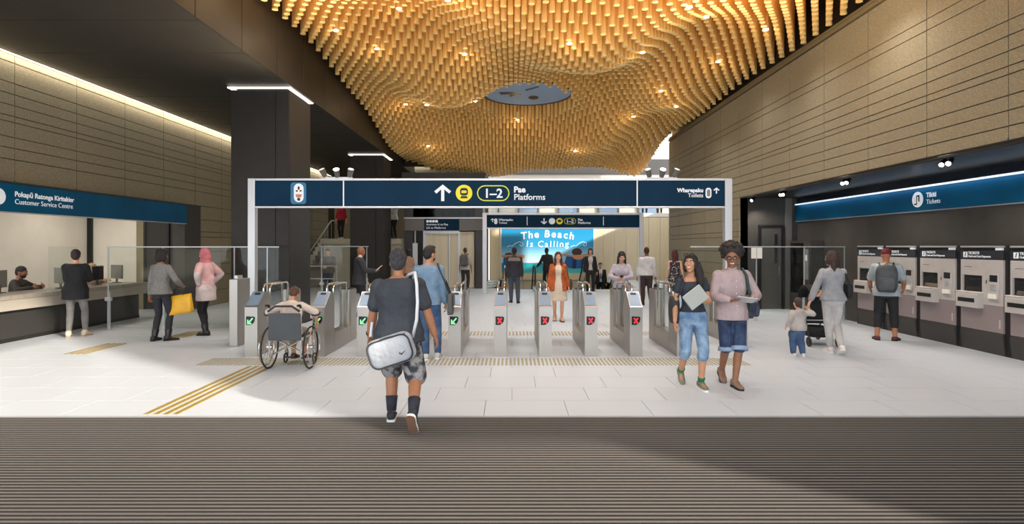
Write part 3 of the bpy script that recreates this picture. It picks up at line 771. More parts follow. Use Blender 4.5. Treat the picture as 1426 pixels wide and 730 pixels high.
# ================================================================== TICKET MACHINES
M_tm = mat('machine silver', (190, 185, 182), .45, .15, col2=(182, 177, 174), scale=4)
M_tml = mat('machine mauve grey', (142, 130, 131), .45, .15)
M_tmh = mat('machine header', (44, 44, 50), .35)
M_scr = mat('machine screen', (40, 42, 48), .12)
def make_machine(label, y):
    t = thing('ticket_machine', label, 'ticket machine', (XM - .155, y, 0))      # local +x is into the wall, faces -X
    w = .44
    ob('housing', MB().box(.03, .15, -.505, .505, 0, 1.8), M_black, t)
    ob('plinth', MB().prism([(.0, .36), (-.01, .30), (.02, .06), (.03, 0), (.06, 0), (.06, .36)], -w, w, ax='y'), M_dark, t)
    ob('lower_panel', MB().bbox(.0, .05, -w, w, .365, .80, .006), M_tml, t)
    mp = ob('main_panel', MB().box(.0, .05, -w, w, .805, 1.0).box(.0, .05, -w, -.02, 1.0, 1.29).box(.0, .05, .40, w, 1.0, 1.29).box(.0, .05, -w, w, 1.29, 1.56), M_tm, t)
    ob('recess', MB().box(.035, .05, -.02, .40, 1.0, 1.29), M_black, mp)
    ob('screen', MB().box(-.012, .0, -.01, .34, -.07, .07, M=Matrix.Translation((.03, 0, 1.06)) @ Matrix.Rotation(R(28), 4, 'Y')), M_scr, mp)
    ob('display_bar', MB().box(.02, .036, .03, .38, 1.20, 1.25), M_scr, mp)
    # projecting shelf with cup below
    tray = ob('tray_unit', MB().prism([(-.10, .74), (-.10, .96), (-.085, 1.0), (-.0, 1.0), (.0, .74)], -.05, .43, ax='y'), M_tm, t)
    ob('tray_top', MB().bbox(-.10, -.0, -.05, .43, 1.0, 1.012, .003), M_white, tray)
    ob('tray_slot', MB().box(-.104, -.1, .02, .38, .83, .90), M_black, tray)
    # card column
    cc = ob('card_unit', MB().bbox(-.02, .0, -.37, -.17, .88, 1.33, .006), M_tm, t)
    ob('card_screen', MB().box(-.024, -.02, -.35, -.20, 1.20, 1.31), M_scr, cc)
    ob('keypad', MB().bbox(-.03, -.02, -.34, -.22, 1.06, 1.16, .003), M_alu, cc)
    ob('card_slot', MB().bbox(-.05, -.02, -.35, -.19, .92, 1.0, .006), M_white, cc)
    ob('coin_slot', MB().box(-.004, .0, -.115, -.10, 1.16, 1.22), M_black, mp)
    ob('print_line', MB().box(-.002, .0, .20, .36, 1.43, 1.437), M_ink, mp)
    ob('side_tag', MB().box(-.003, .0, -.39, -.36, .44, .58), M_tm, t)
    hdp = ob('header_panel', MB().bbox(-.004, .05, -w, w, 1.565, 1.71, .003), M_tmh, t)
    ob('logo_square', MB().box(-.008, -.004, .285, .375, 1.595, 1.69), M_grey, hdp)
    ob('logo_mark', MB().prism([(.34, 1.61), (.325, 1.61), (.31, 1.68), (.325, 1.68)], -.011, -.008, ax='x'), M_ink, hdp)
    text('TICKETS', .062, (-.006, .265, 1.652), 'right', M_grey, hdp, bold=.001)
    text('Cash and Card Payments', .046, (-.006, .265, 1.60), 'right', M_grey, hdp, bold=.001)
    ob('light_bar', MB().bbox(-.01, .05, -w, w, 1.765, 1.795, .004), M_alu, t)
    ob('top_lamp', MB().bbox(-.014, .03, -.42, -.30, 1.72, 1.76, .004), M_grey, t)
    return t
for k, lab in enumerate(('silver ticket machine, fifth of the row and furthest from the glass barrier',
                         'silver ticket machine, fourth of the row counted from the glass barrier',
                         'silver ticket machine, third of the row counted from the glass barrier',
                         'silver ticket machine the man with the grey backpack is using',
                         'silver ticket machine nearest the glass barrier and vending cabinet')):
    make_machine(lab, 8.72 + 1.012 * k)
# vending cabinet
vm = thing('vending_machine', 'dark snack vending cabinet with coloured packets against the charcoal wall', 'vending machine', (XM - .36, 15.45, 0))
ob('cabinet', MB().box(.30, .35, -.55, .55, 0, 1.93).box(0, .30, -.55, -.5, 0, 1.93).box(0, .30, .5, .55, 0, 1.93).box(0, .30, -.5, .5, 1.88, 1.93).box(0, .30, -.5, .5, 0, .5).box(0, .30, -.5, -.22, .5, 1.88), M_dark, vm)
ob('glass_front', MB().box(-.006, 0, -.2, .5, .52, 1.86), M_glassD, vm)
ob('coin_panel', MB().bbox(-.02, 0, -.46, -.28, .9, 1.7, .005), mat('vending grey', (120, 120, 122), .4), vm)
ob('coin_display', MB().box(-.024, -.02, -.42, -.32, 1.4, 1.55), mat('vending display', (190, 195, 190), .4, emit=.3), vm)
light('vending_fill_light', 'AREA', (.10, .14, 1.86), 5, (255, 240, 220), vm, size=.15, size_y=.6)  # fill light added inside the cabinet so the packets can be seen
PK = [(186, 150, 40), (150, 60, 40), (196, 170, 60), (90, 50, 40), (160, 90, 40), (70, 80, 60)]
for r_ in range(5):
    sh = ob('shelf', MB().box(.02, .29, -.21, .5, .56 + r_*.26, .575 + r_*.26), M_alu, vm)
    for q in range(5):
        ob('packet', MB().bbox(.06, .22, -.17 + q*.13, -.07 + q*.13, .576 + r_*.26, .72 + r_*.26 + .03*((q*r_) % 2), .012), mat('packet %d' % ((q + 2*r_) % 6), PK[(q + 2*r_) % 6], .5), sh)

# ================================================================== SERVICE COUNTER
ct = thing('service_counter', 'long grey stone topped service counter on a dark base', 'counter', (-9.45, 8.6, 0))
ob('worktop', MB().bbox(-.55, .27, -6, 5.9, .80, .88, .008), mat('counter stone', (150, 143, 132), .3, col2=(140, 133, 122), scale=20), ct)
ob('fascia', MB().bbox(.10, .255, -6, 5.88, .60, .799, .008), mat('counter fascia', (158, 150, 138), .35), ct)
ob('base', MB().box(-.45, .10, -6, 5.8, 0, .80), mat('counter base', (46, 44, 42), .5), ct)
ob('plinth_strip', MB().box(.10, .112, -6, 5.8, 0, .07), M_bronze, ct)
def monitor(label, x, y, rz, z=.88, dark=True):
    t = thing('monitor', label, 'monitor', (x, y, z), rz)
    ob('stand', MB().bbox(-.10, .10, -.07, .07, 0, .015, .005).bbox(-.02, .02, -.02, .02, .012, .18, .004), M_dark, t)
    ob('casing', MB().bbox(-.26, .26, -.02, .02, .10, .44, .006), mat('monitor grey', (130, 128, 124), .5), t)
    ob('screen', MB().box(-.245, .245, -.024, -.02, .115, .425), M_scr, t)
monitor('black screened monitor the seated bearded clerk works at', -9.9, 11.1, R(-70))
monitor('grey backed monitor between the clerk and the customer in black', -9.7, 12.35, R(150))
monitor('monitor before the clerk in the tan head scarf', -9.75, 13.5, R(100))
monitor('grey backed monitor near the far end of the counter', -9.8, 14.25, R(150))
gs = thing('glass_screen', 'small clear glass screen standing on the service counter', 'glass screen', (-9.5, 12.15, .88))
ob('pane', MB().bbox(-.3, .3, -.005, .005, .02, .9, .002), M_glass, gs)
ob('foot', MB().bbox(-.25, -.15, -.03, .03, 0, .02, .003).bbox(.15, .25, -.03, .03, 0, .02, .003), M_alu, gs)

# ================================================================== LIFT
lf = thing('lift', 'dark framed glass lift with cream doors and a blue sign', 'lift', (-2.87, 24.1, 0))
M_lift = mat('lift cream door', (222, 210, 182), .4, col2=(208, 196, 168), scale=2, stretch=(3, 1, .05))
for a, b in ((-1.65, -1.28), (1.32, 1.65)): ob('frame_post', MB().box(a, b, 0, 1.9, 0, 4.6), mat('lift frame', (62, 60, 60), .4, .3), lf)
ob('header_band', MB().bbox(-1.64, 1.64, -.04, .0, 2.42, 2.92, .006), mat('lift header', (108, 105, 102), .45), lf)
ob('band_edge', MB().box(-1.66, 1.66, -.06, .02, 2.925, 2.98), M_alu, lf)
ob('roof', MB().box(-1.75, 1.75, -.08, 1.95, 4.6, 4.85), M_dark, lf)
ob('back_wall', MB().box(-1.28, 1.32, 1.6, 1.9, 0, 4.6), mat('lift back', (120, 112, 100), .6), lf)
for k in range(7):
    ob('upper_strip', MB().box(-1.2 + .37*k, -1.02 + .37*k, 1.2, 1.25, 2.98, 4.6), mat('lift strips', (170, 164, 158), .5), lf)
ob('upper_glass', MB().box(-1.28, 1.32, .02, .04, 2.98, 4.6), M_glassD, lf)
for a, b in ((-.80, .18), (.20, .62), (.64, 1.28)):
    dd = ob('lift_door', MB().bbox(a, b, .10, .14, .02, 2.38, .006), M_lift, lf)
    ob('door_edge', MB().box(a, a + .05, .09, .10, .02, 2.38), M_alu, dd)
ob('door_architrave', MB().box(-.86, -.80, .02, .10, 0, 2.42).box(.60, .64, .04, .09, 0, 2.42).box(-.80, .60, .02, .10, 2.30, 2.42), M_alu, lf)
ob('dark_side', MB().box(-1.28, -.86, .10, .16, 0, 2.42), M_black, lf)
ob('call_post', MB().bbox(-1.2, -1.0, -.6, -.5, 1.0, 1.9, .01).cyl((-1.1, -.55, 0), (-1.1, -.55, 2.4), .03), M_alu, lf)
ls = ob('lift_sign', MB().box(-.80, .66, -.065, -.041, 2.43, 2.90), M_navy, lf)
for k in range(4): flat('sign_icon', rrect_poly(-.66 + .125*k, 2.815, .105, .095, .02), -.069, -.0655, M_wtxt, ls)
text('Ararewa ki te Pae', .125, (-.72, -.067, 2.64), 'front', M_wtxt, ls)
text('Lift to Platforms', .125, (-.72, -.067, 2.50), 'front', M_wtxt, ls)

# ================================================================== STAIRS AND LANDING
st = thing('staircase', 'pale stone staircase and landing beside the left stone wall', 'staircase', (-8.1, 25.4, 0))
M_stair = mat('pale stair stone', (206, 198, 178), .6, col2=(196, 188, 168), scale=12)
for k in range(9):
    ob('step', MB().bbox(-.86 + .1*k, -.86 + .1*(k+1), -1.0, 2.4, 0 if k < 1 else .54 + .172*k - .2, .54 + .172*(k+1), .006), M_stair, st)
ob('landing', MB().bbox(.05, 3.5, -1.0, 3.7, 1.86, 2.09, .01), M_stair, st)
ob('landing_wall', MB().bbox(.05, 3.5, -.9, -.75, 0, 1.86, .01), M_stair, st)
ob('landing_groove', MB().box(2.5, 3.4, -.93, -.90, 1.45, 1.52), M_dark, st)
ob('handrail', MB().tube([(-.8, -1.05, 1.3), (-.4, -1.05, 1.62), (.44, -1.05, 2.85), (.58, -1.05, 2.85)], .028, 8), M_alu, st, smooth=True)
for k in range(7):
    ob('baluster', MB().cyl((-.4 + .14*k, -1.02, .9 + .2*k), (-.4 + .14*k, -1.05, 1.62 + .205*k), .009, n=6), M_alu, st)
tk = thing('bench_rail', 'low steel rail stand in front of the stairs', 'rail', (-6.55, 19.0, 0))
ob('rails', MB().tube([(-.55, 0, .0), (-.55, 0, 1.12), (.75, 0, 1.12), (.75, 0, 0)], .022, 8).tube([(-.55, 0, .7), (.75, 0, .7)], .016, 8), M_alu, tk)

# ================================================================== ESCALATORS
M_step = mat('escalator step', (96, 96, 98), .5, .4)
M_rub = mat('handrail rubber', (30, 30, 32), .5)
def escalator(label, x0, x1, y0=21.9):
    t = thing('escalator', label, 'escalator', ((x0 + x1)/2, y0, 0)); w = (x1 - x0)/2
    for s in (-1, 1):
        X = s * (w - .06)
        pth = []
        for k in range(9): a = math.pi * k/8; pth.append((X, .42 - .36*math.sin(a)*1.0, .62 - .36*math.cos(a)))
        pth += [(X, 1.7, .98), (X, 2.1, .90), (X, 7.6, -2.25)]
        ob('handrail', MB().tube(pth, .03, 8), M_rub if s > 0 else M_chrome, t, smooth=True)
        ob('balustrade', MB().prism([(.30, .05), (1.75, .05), (2.1, -.1), (7.6, -3.2), (7.6, -2.28), (2.1, .86), (1.7, .945), (.42, .945), (.22, .85), (.12, .62), (.22, .35)], X - .006, X + .006, ax='x'), M_glass, t)
        ob('skirt', MB().prism([(.2, 0), (1.72, 0), (1.72, -.25), (7.6, -3.6), (7.6, -3.1), (2.1, -.02), (1.75, .10), (.2, .10)], X - .05, X + .05, ax='x'), M_steel, t)
    for k in range(13):
        ob('step', MB().bbox(-w + .11, w - .11, 1.85 + .40*k, 2.24 + .40*k, -.25 - .23*k, -.04 - .23*k, .006), M_step, t)
    ob('comb_plate', MB().box(-w + .11, w - .11, .2, 1.5, .0005, .006), M_alu, t)
escalator('escalator going down behind the man in the dark two tone jacket', -.35, .95)
escalator('escalator going down between the other two, behind the woman in the trouser suit', 2.0, 3.0)
escalator('escalator going down under the man in the black suit', 3.1, 4.4)

# ================================================================== BEACH POSTER
ps = thing('beach_poster', 'large blue beach poster reading The Beach Is Calling on the cream wall', 'poster', (1.86, 30.2, 0))
m = bpy.data.materials.new('poster print'); m.use_nodes = True; nt = m.node_tree; b = nt.nodes['Principled BSDF']
tcn = nt.nodes.new('ShaderNodeTexCoord'); sp = nt.nodes.new('ShaderNodeSeparateXYZ'); mr = nt.nodes.new('ShaderNodeMapRange')
nt.links.new(tcn.outputs['Object'], sp.inputs[0]); nt.links.new(sp.outputs['Z'], mr.inputs['Value'])
mr.inputs['From Min'].default_value = 0.0; mr.inputs['From Max'].default_value = 2.9
cr = nt.nodes.new('ShaderNodeValToRGB'); nt.links.new(mr.outputs[0], cr.inputs[0])
els = cr.color_ramp.elements
els[0].position = 0.0; els[0].color = lin((225, 205, 160)); els[1].position = 1.0; els[1].color = lin((12, 140, 196))
for p_, c_ in ((.10, (235, 215, 170)), (.13, (90, 205, 205)), (.27, (20, 175, 185)), (.30, (30, 140, 170)), (.31, (205, 222, 236)), (.46, (150, 205, 232)), (.62, (40, 155, 205))):
    e = els.new(p_); e.color = lin(c_)
nz = nt.nodes.new('ShaderNodeTexNoise'); nz.inputs['Scale'].default_value = 1.2
nt.links.new(cr.outputs[0], b.inputs['Base Color']); b.inputs['Roughness'].default_value = .4
nt.links.new(cr.outputs[0], b.inputs['Emission Color']); b.inputs['Emission Strength'].default_value = .02
ob('print', MB().box(-2.42, 2.42, -.02, 0, .05, 2.9), m, ps)
ob('frame', MB().box(-2.47, -2.42, -.03, 0, .0, 2.95).box(2.42, 2.47, -.03, 0, 0, 2.95).box(-2.42, 2.42, -.03, 0, 2.9, 2.95).box(-2.42, 2.42, -.03, 0, 0, .05), M_white, ps)
M_arm = mat('poster skin print', (206, 150, 112), .5); M_bl = mat('poster blue print', (16, 100, 170), .5); M_hairp = mat('poster hair print', (70, 44, 36), .5); M_tan = mat('poster tan print', (150, 98, 50), .5)
def pp(name, poly, m_, d=0): flat(name, [(x_, z_ - .26) for x_, z_ in poly], -.026 - d, -.0205 - d, m_, ps)
pp('printed_arm', [(-2.4, 1.45), (-1.2, 1.38), (-1.18, 1.55), (-1.6, 1.60), (-2.4, 1.56)], M_arm, .004)
pp('printed_shirt', [(-2.38, .7), (-1.75, .62), (-1.7, 1.45), (-2.3, 1.45)], M_bl)
pp('printed_hair', disc_poly(-2.02, 1.58, .22, .10, 16), M_hairp)
pp('printed_shorts', [(-2.38, .3), (-1.8, .28), (-1.72, .64), (-2.36, .70)], M_tan)
pp('printed_arm', [(.5, 1.58), (1.6, 1.42), (2.3, 1.52), (2.4, 1.62), (2.3, 1.66), (1.6, 1.56), (1.2, 1.56), (.5, 1.68)], M_arm, .004)
pp('printed_hand', disc_poly(1.62, 1.44, .28, .13, 16), M_arm, .008)
pp('printed_hair', disc_poly(1.55, 1.72, .27, .20, 20), M_hairp)
pp('printed_shirt', [(.85, 1.0), (1.25, .85), (2.0, .85), (2.1, 1.5), (1.0, 1.5)], M_bl)
pp('printed_shadow', [(1.3, .86), (1.5, .86), (1.55, 1.5), (1.35, 1.5)], mat('poster navy print', (14, 40, 90), .5), .002)
pp('printed_shadow', [(1.75, .86), (1.9, .86), (1.95, 1.5), (1.8, 1.5)], mat('poster navy print', (14, 40, 90), .5), .002)
M_ptxt = mat('poster white print', (240, 248, 250), .5, emit=.15)
def arc_text(s, size, cx, cz, spread, arch, bold):
    n = len(s); ws = [(.38 if ch in 'iIl ' else (.72 if ch in 'TBC' else .60)) * size for ch in s]; tot = sum(ws); x = cx - tot/2
    for ch, w in zip(s, ws):
        u = (x + w/2 - cx) / (tot/2)
        if ch != ' ': text(ch, size, (x + w/2, -.03, cz - arch * u * u + .0), 'front', M_ptxt, ps, 'CENTER', bold=bold, rotz=-arch * u * 1.1, shear=.06)
        x += w
arc_text('The Beach', .52, .0, 2.24, 1, .13, .012)
arc_text('Is Calling', .46, .0, 1.72, 1, -.02, .003)
for s in (-1, 1):
    cx = 1.72 * s if s > 0 else -1.62
    ob('printed_wave', MB().tube([(cx - .5, -.028, 1.72), (cx - .35, -.028, 1.80), (cx - .22, -.028, 1.77), (cx - .05, -.028, 1.92), (cx + .15, -.028, 2.00), (cx + .32, -.028, 1.94), (cx + .34, -.028, 1.82), (cx + .24, -.028, 1.76), (cx + .16, -.028, 1.82), (cx + .22, -.028, 1.88)], .014, 5), M_ptxt, ps)
# ================================================================== PEOPLE
V = Vector
def rot_axis(v, axis, a): return Quaternion(axis, a) @ v
def ik(a, c, la, lb, pole):
    """two-bone chain from a to c; returns joint and reachable end"""
    d = c - a; L = d.length; L2 = min(L, (la + lb) * .998)
    dn = d.normalized(); c = a + dn * L2
    x = (la*la - lb*lb + L2*L2) / (2*L2); h = math.sqrt(max(0, la*la - x*x))
    p = pole - dn * pole.dot(dn)
    p = p.normalized() if p.length > 1e-4 else dn.orthogonal().normalized()
    return a + dn*x + p*h, c
TM = [(-.10, .10, .085, -.005), (-.04, .155, .112, -.012), (.02, .170, .120, -.014), (.09, .164, .113, -.006), (.16, .150, .104, .0), (.24, .150, .106, .006),
      (.33, .166, .116, .012), (.41, .178, .116, .008), (.47, .172, .098, -.002), (.515, .135, .078, -.012), (.55, .075, .058, -.014)]
TF = [(-.10, .10, .085, -.005), (-.04, .160, .112, -.012), (.02, .172, .120, -.016), (.09, .152, .108, -.008), (.16, .124, .092, .0), (.24, .126, .094, .006),
      (.32, .142, .112, .020), (.39, .148, .112, .018), (.45, .146, .090, .002), (.50, .115, .070, -.010), (.54, .062, .052, -.014)]
def col_mat(prefix, c, rough=.8, c2=None, scale=5, bump=.35, bscale=14, **k):
    n = '%s %d %d %d' % (prefix, *c)
    return mat(n, c, rough, col2=c2 or tuple(int(q*.86) for q in c), scale=scale, bump=bump, bscale=bscale, bdist=.06, **k)
SKINS = {'light': (224, 172, 142), 'mid': (196, 142, 108), 'tan': (172, 118, 86), 'dark': (96, 62, 46), 'brown': (150, 104, 78)}
def skin_mat(k): return mat('skin ' + k, SKINS[k], .5, col2=tuple(int(q*.93) for q in SKINS[k]), scale=12, spec=.35)

def finalize_later(o, voxel, it, extra=None): BODIES.append((o, voxel, it, extra))

def hand_geo(mb, wrist, d, nrm, thumb, curl, s, n=6):
    d = d.normalized(); side = d.cross(nrm).normalized(); nrm = side.cross(d).normalized()
    if side.dot(thumb) < 0: side = -side
    rings = []
    for t, w, th in ((-.015, .024, .019), (.01, .029, .018), (.04, .038, .016), (.075, .041, .014), (.092, .034, .010)):
        c = wrist + d*(t*s)
        rings.append([c + side*(w*s*math.cos(2*math.pi*k/10)) + nrm*(th*s*math.sin(2*math.pi*k/10)) for k in range(10)])
    mb.loft(rings)
    for off, L in ((.030, .070), (.010, .080), (-.011, .075), (-.030, .058)):
        p = wrist + d*(.082*s) + side*(off*s); r = .0092; a = 0
        for fr, cu in ((.42, .45), (.32, .9), (.26, .7)):
            a += curl*cu
            q = p + (d*math.cos(a) + nrm*math.sin(a) + side*(off*.8)).normalized()*(L*fr*s)
            mb.cone(p, q, r*s, r*.9*s, n, h=2); p = q; r *= .9
    p = wrist + d*(.022*s) + side*(.026*s); dr = (d*.75 + side*.62 + nrm*.3).normalized(); r = .0115
    for L in (.042, .032, .026):
        q = p + dr*(L*s); mb.cone(p, q, r*s, r*.88*s, n, h=2); p = q; r *= .88
        dr = (dr + d*.35 + nrm*(.15 + .3*curl)).normalized()

class Person:
    def __init__(P, label, loc, face=0, H=1.74, sex='m', bulk=1.0, skin='light', lean=0, side=0, twist=0, hipz=None,
                 feet=((-.10, .0), (.10, .0)), hands=None, head=(0, 0), lod=1, seat=False, fyaw=(8, -8), fpitch=(0, 0), poles=None, knee=None,
                 curl=.5, palms=None, hdirs=None, group=None, category='person', hx=0, hy=0, child=False):
        P.t = thing('person', label, category, loc, R(face), group)
        P.s = s = H / 1.735; P.sex = sex; P.bulk = bulk; P.skin = skin; P.lod = lod
        P.vox = {0: .0085, 1: .0125, 2: .018}[lod]
        P.T = TM if sex == 'm' else TF
        P.hip = V((hx*s, hy*s, (hipz if hipz is not None else .925) * s))
        P.lean = R(lean); P.side = R(side); P.twist = R(twist); P.child = child
        # ankles
        P.ank = []; P.fr = []
        for i in range(2):
            f = feet[i]; p = R(fpitch[i]); yw = R(fyaw[i])
            z = f[2] if len(f) > 2 else 0
            if p >= 0: z0 = max(.085*math.cos(p) + .0, .085*math.cos(p) + .155*math.sin(p))
            else: z0 = .085*math.cos(p) - .06*math.sin(p)
            F = V((-math.sin(yw), math.cos(yw), 0)); Rr = V((math.cos(yw), math.sin(yw), 0))
            fwd = F*math.cos(p) - V((0, 0, 1))*math.sin(p); up = Rr.cross(fwd)
            P.ank.append(V((f[0]*s, f[1]*s, z*s + z0*s))); P.fr.append((Rr, fwd, up))
        hips = [P.hip + V((sg*.088*s, 0, 0)) for sg in (-1, 1)]
        P.hips = hips; P.knees = []
        for i in range(2):
            pole = V((knee[i] if knee else ((-.12 if i == 0 else .12), 1, 0)))
            k, a = ik(hips[i], P.ank[i], .435*s, .425*s, pole); P.knees.append(k); P.ank[i] = a
        # spine
        P.sp = P.spine(.47)[0]
        P.top_fr = P.spine(.5)[1]
        sw = (.178 if sex == 'm' else .155) * (1 + (bulk - 1)*.5)
        if child: sw *= .95
        c, F = P.spine(.475)
        P.sh = [c + F[0]*(sg*sw*s) for sg in (-1, 1)]
        P.elb = []; P.wri = []; P.hd = []
        for i in range(2):
            sg = -1 if i == 0 else 1
            h = hands[i] if hands and hands[i] is not None else (sg*.245*(1 + (bulk-1)*.6), .04, .845)
            pole = V(poles[i]) if poles and poles[i] is not None else V((sg*.35, -1, -.1))
            e, w = ik(P.sh[i], V(h)*s, .285*s, .255*s, pole); P.elb.append(e); P.wri.append(w)
        # head
        c, F = P.spine(.535); P.neck = c
        hy_, hp = R(head[0]), R(head[1])
        f2 = rot_axis(F[1], F[2], hy_); r2 = rot_axis(F[0], F[2], hy_)
        f3 = rot_axis(f2, r2, -hp); u3 = r2.cross(f3)
        P.HF = (r2, f3, u3); hs = 1.0
        P.hs = s * (1.03 if not child else 1.48)
        up = F[2]*.6 + V((0, 0, 1))*.4
        P.hc = c + up*(.108*P.hs + .05*s*(0 if not child else -.3)) + f3*(.02*P.hs) + u3*(.062*P.hs)
        P.build_body(palms, hdirs, curl)
    def spine(P, z):
        """centre and frame of the torso at height z (unit figure) above the hips"""
        s = P.s; n = 12; c = P.hip.copy(); 
        def fr(q):
            k = sstep(-.05, .32, q)
            Q = Quaternion((0, 0, 1), P.twist*k) @ Quaternion((1, 0, 0), -P.lean*k) @ Quaternion((0, 1, 0), P.side*k)
            return Q @ V((1, 0, 0)), Q @ V((0, 1, 0)), Q @ V((0, 0, 1))
        if z <= 0: return c + V((0, 0, z*s)), fr(z)
        for i in range(n):
            c = c + fr(z*(i + .5)/n)[2]*(z*s/n)
        return c, fr(z)
    def torso(P, mb, z0=-.10, z1=.56, inf=0.0, infx=None, hem=None, n=18, k=1.0, flare=0.0):
        rings = []
        zs = [q[0] for q in P.T if z0 < q[0] < z1]; zs = [z0] + zs + [z1]
        for z in zs:
            T = P.T
            zz = min(max(z, T[0][0] + .06 if hem is not None else T[0][0]), T[-1][0])
            for a, b in zip(T[:-1], T[1:]):
                if a[0] <= zz <= b[0]:
                    t = (zz - a[0])/(b[0] - a[0]); q = [a[i]*(1-t) + b[i]*t for i in range(4)]; break
            c, F = P.spine(z)
            bk = P.bulk if zz < .45 else 1 + (P.bulk - 1)*.6
            bly = 1 + (P.bulk - 1)*1.2
            fl = flare*max(0, .1 - z)
            rx = (q[1]*bk + inf + fl)*P.s*k; ry = (q[2]*bly + inf + fl)*P.s*k
            c = c + F[1]*(q[3]*P.s)
            rings.append([c + F[0]*(rx*math.copysign(abs(math.cos(a))**.9, math.cos(a))) + F[1]*(ry*math.copysign(abs(math.sin(a))**.9, math.sin(a))) for a in [2*math.pi*j/n for j in range(n)]])
        mb.loft(rings)
    def limb_r(P, kind):
        b = (1 + (P.bulk - 1)*.7) * (1 if P.sex == 'm' else .92) * P.s
        if kind == 'thigh': return .086*b, .056*b
        if kind == 'calf': return .054*b, .037*b
        if kind == 'uarm': return (.050 if P.sex == 'm' else .044)*b, .039*b
        if kind == 'farm': return .041*b, .028*b
    def leg(P, mb, i, upto=2.0, inf=0.0, inf_end=None, n=12):
        ie = inf if inf_end is None else inf_end
        r0, r1 = P.limb_r('thigh'); h, k, a = P.hips[i], P.knees[i], P.ank[i]
        inf *= P.s; ie *= P.s
        e1 = min(1, upto); p = h.lerp(k, e1)
        mb.cone(h, p, r0 + inf, r0 + (r1 - r0)*e1 + (inf + (ie - inf)*e1*.5 if upto > 1 else ie), n)
        if upto > 1:
            c0, c1 = P.limb_r('calf'); e2 = upto - 1
            # calf bulge
            mid = k.lerp(a, min(.32, e2)); back = (mid - h.lerp(a, .66)); 
            bm = (k - (h + a)/2); bm = bm.normalized()*(-.012*P.s) if bm.length > .01 else V((0, -.012*P.s, 0))
            ii = inf + (ie - inf)*.5
            mb.cone(k, mid + bm, c0 + ii, c0*1.04 + ii, n)
            if e2 > .32:
                q = k.lerp(a, e2); t = (e2 - .32)/.68
                mb.cone(mid + bm, q, c0*1.04 + ii, c0*1.04 + (c1 - c0*1.04)*t + ie, n)
    def arm(P, mb, i, upto=2.0, inf=0.0, inf_end=None, n=10):
        ie = inf if inf_end is None else inf_end; inf *= P.s; ie *= P.s
        r0, r1 = P.limb_r('uarm'); s_, e, w = P.sh[i], P.elb[i], P.wri[i]
        e1 = min(1, upto)
        mb.ell(s_ + V((0, 0, -.005)), r0*1.12 + inf, r0*1.12 + inf, r0*1.05 + inf)
        mb.cone(s_, s_.lerp(e, e1), r0 + inf, r0 + (r1 - r0)*e1 + (inf if upto > 1 else ie), n)
        if upto > 1:
            f0, f1 = P.limb_r('farm'); t = upto - 1
            m_ = e.lerp(w, min(.3, t)); mb.cone(e, m_, r1 + inf, f0 + inf, n)
            if t > .3: mb.cone(m_, e.lerp(w, t), f0 + inf, f0 + (f1 - f0)*t + ie, n)
        return
    def build_body(P, palms, hdirs, curl):
        s = P.s; mb = MB(); hs = P.hs
        P.torso(mb)
        for i in range(2):
            P.leg(mb, i)
            P.arm(mb, i)
            # foot core
            Rr, f, u = P.fr[i]; a = P.ank[i]
            mb.cone(a - u*.02*s, a + f*.12*s - u*.055*s, .034*s, .026*s, 8)
        r, f, u = P.HF; c = P.hc
        mb.cone(P.neck - V((0, 0, .03*s)), c - u*.075*hs - f*.02*hs, .060*s*(1 if P.sex == 'm' else .86), .052*s*(1 if P.sex == 'm' else .86), 12)
        w = 1.0 if P.sex == 'm' else .95
        mb.ell(c + u*.012*hs - f*.008*hs, .076*hs*w, .096*hs, .098*hs, P.HF, 16, 12)
        mb.ell(c - u*.052*hs + f*.026*hs, .058*hs*w, .062*hs, .072*hs, P.HF, 14, 10)
        mb.ell(c - u*.108*hs + f*.062*hs, .026*hs, .026*hs, .020*hs, P.HF, 10, 6)
        mb.ell(c + u*.028*hs + f*.066*hs, .05*hs*w, .028*hs, .026*hs, P.HF, 10, 6)
        mb.cone(c + u*.008*hs + f*.086*hs, c - u*.030*hs + f*.106*hs, .008*hs, .015*hs, 8)
        mb.ell(c - u*.064*hs + f*.082*hs, .026*hs, .012*hs, .014*hs, P.HF, 10, 6)
        for sg in (-1, 1):
            mb.ell(c + r*(sg*.075*hs*w) - u*.012*hs - f*.008*hs, .012*hs, .022*hs, .032*hs, P.HF, 8, 6)
            mb.ell(c + r*(sg*.040*hs) - u*.020*hs + f*.062*hs, .026*hs, .022*hs, .024*hs, P.HF, 8, 6)
        hm = MB()
        for i in range(2):
            d = (P.wri[i] - P.elb[i]).normalized()
            if hdirs and hdirs[i] is not None: d = V(hdirs[i]).normalized()
            nrm = V(palms[i]) if palms and palms[i] is not None else V(((1 if i == 0 else -1), 0, 0))
            nrm = nrm - d*nrm.dot(d)
            nrm = nrm.normalized() if nrm.length > .01 else d.orthogonal()
            th = V((0, 1, .2)) if abs(d.y) < .7 else V((1 if i == 0 else -1, 0, .6))
            hand_geo(hm, P.wri[i], d, nrm, th, curl if not isinstance(curl, (list, tuple)) else curl[i], s*(1 if not P.child else 1.15), 6 if P.lod < 2 else 5)
        P.body = ob('body', mb, skin_mat(P.skin), P.t, fix=False)
        finalize_later(P.body, P.vox * .8, 3, hm)
    def piece(P, name, mb, m, it=5, vox=None):
        o = ob(name, mb, m, P.t, fix=False); finalize_later(o, vox or P.vox, it); return o
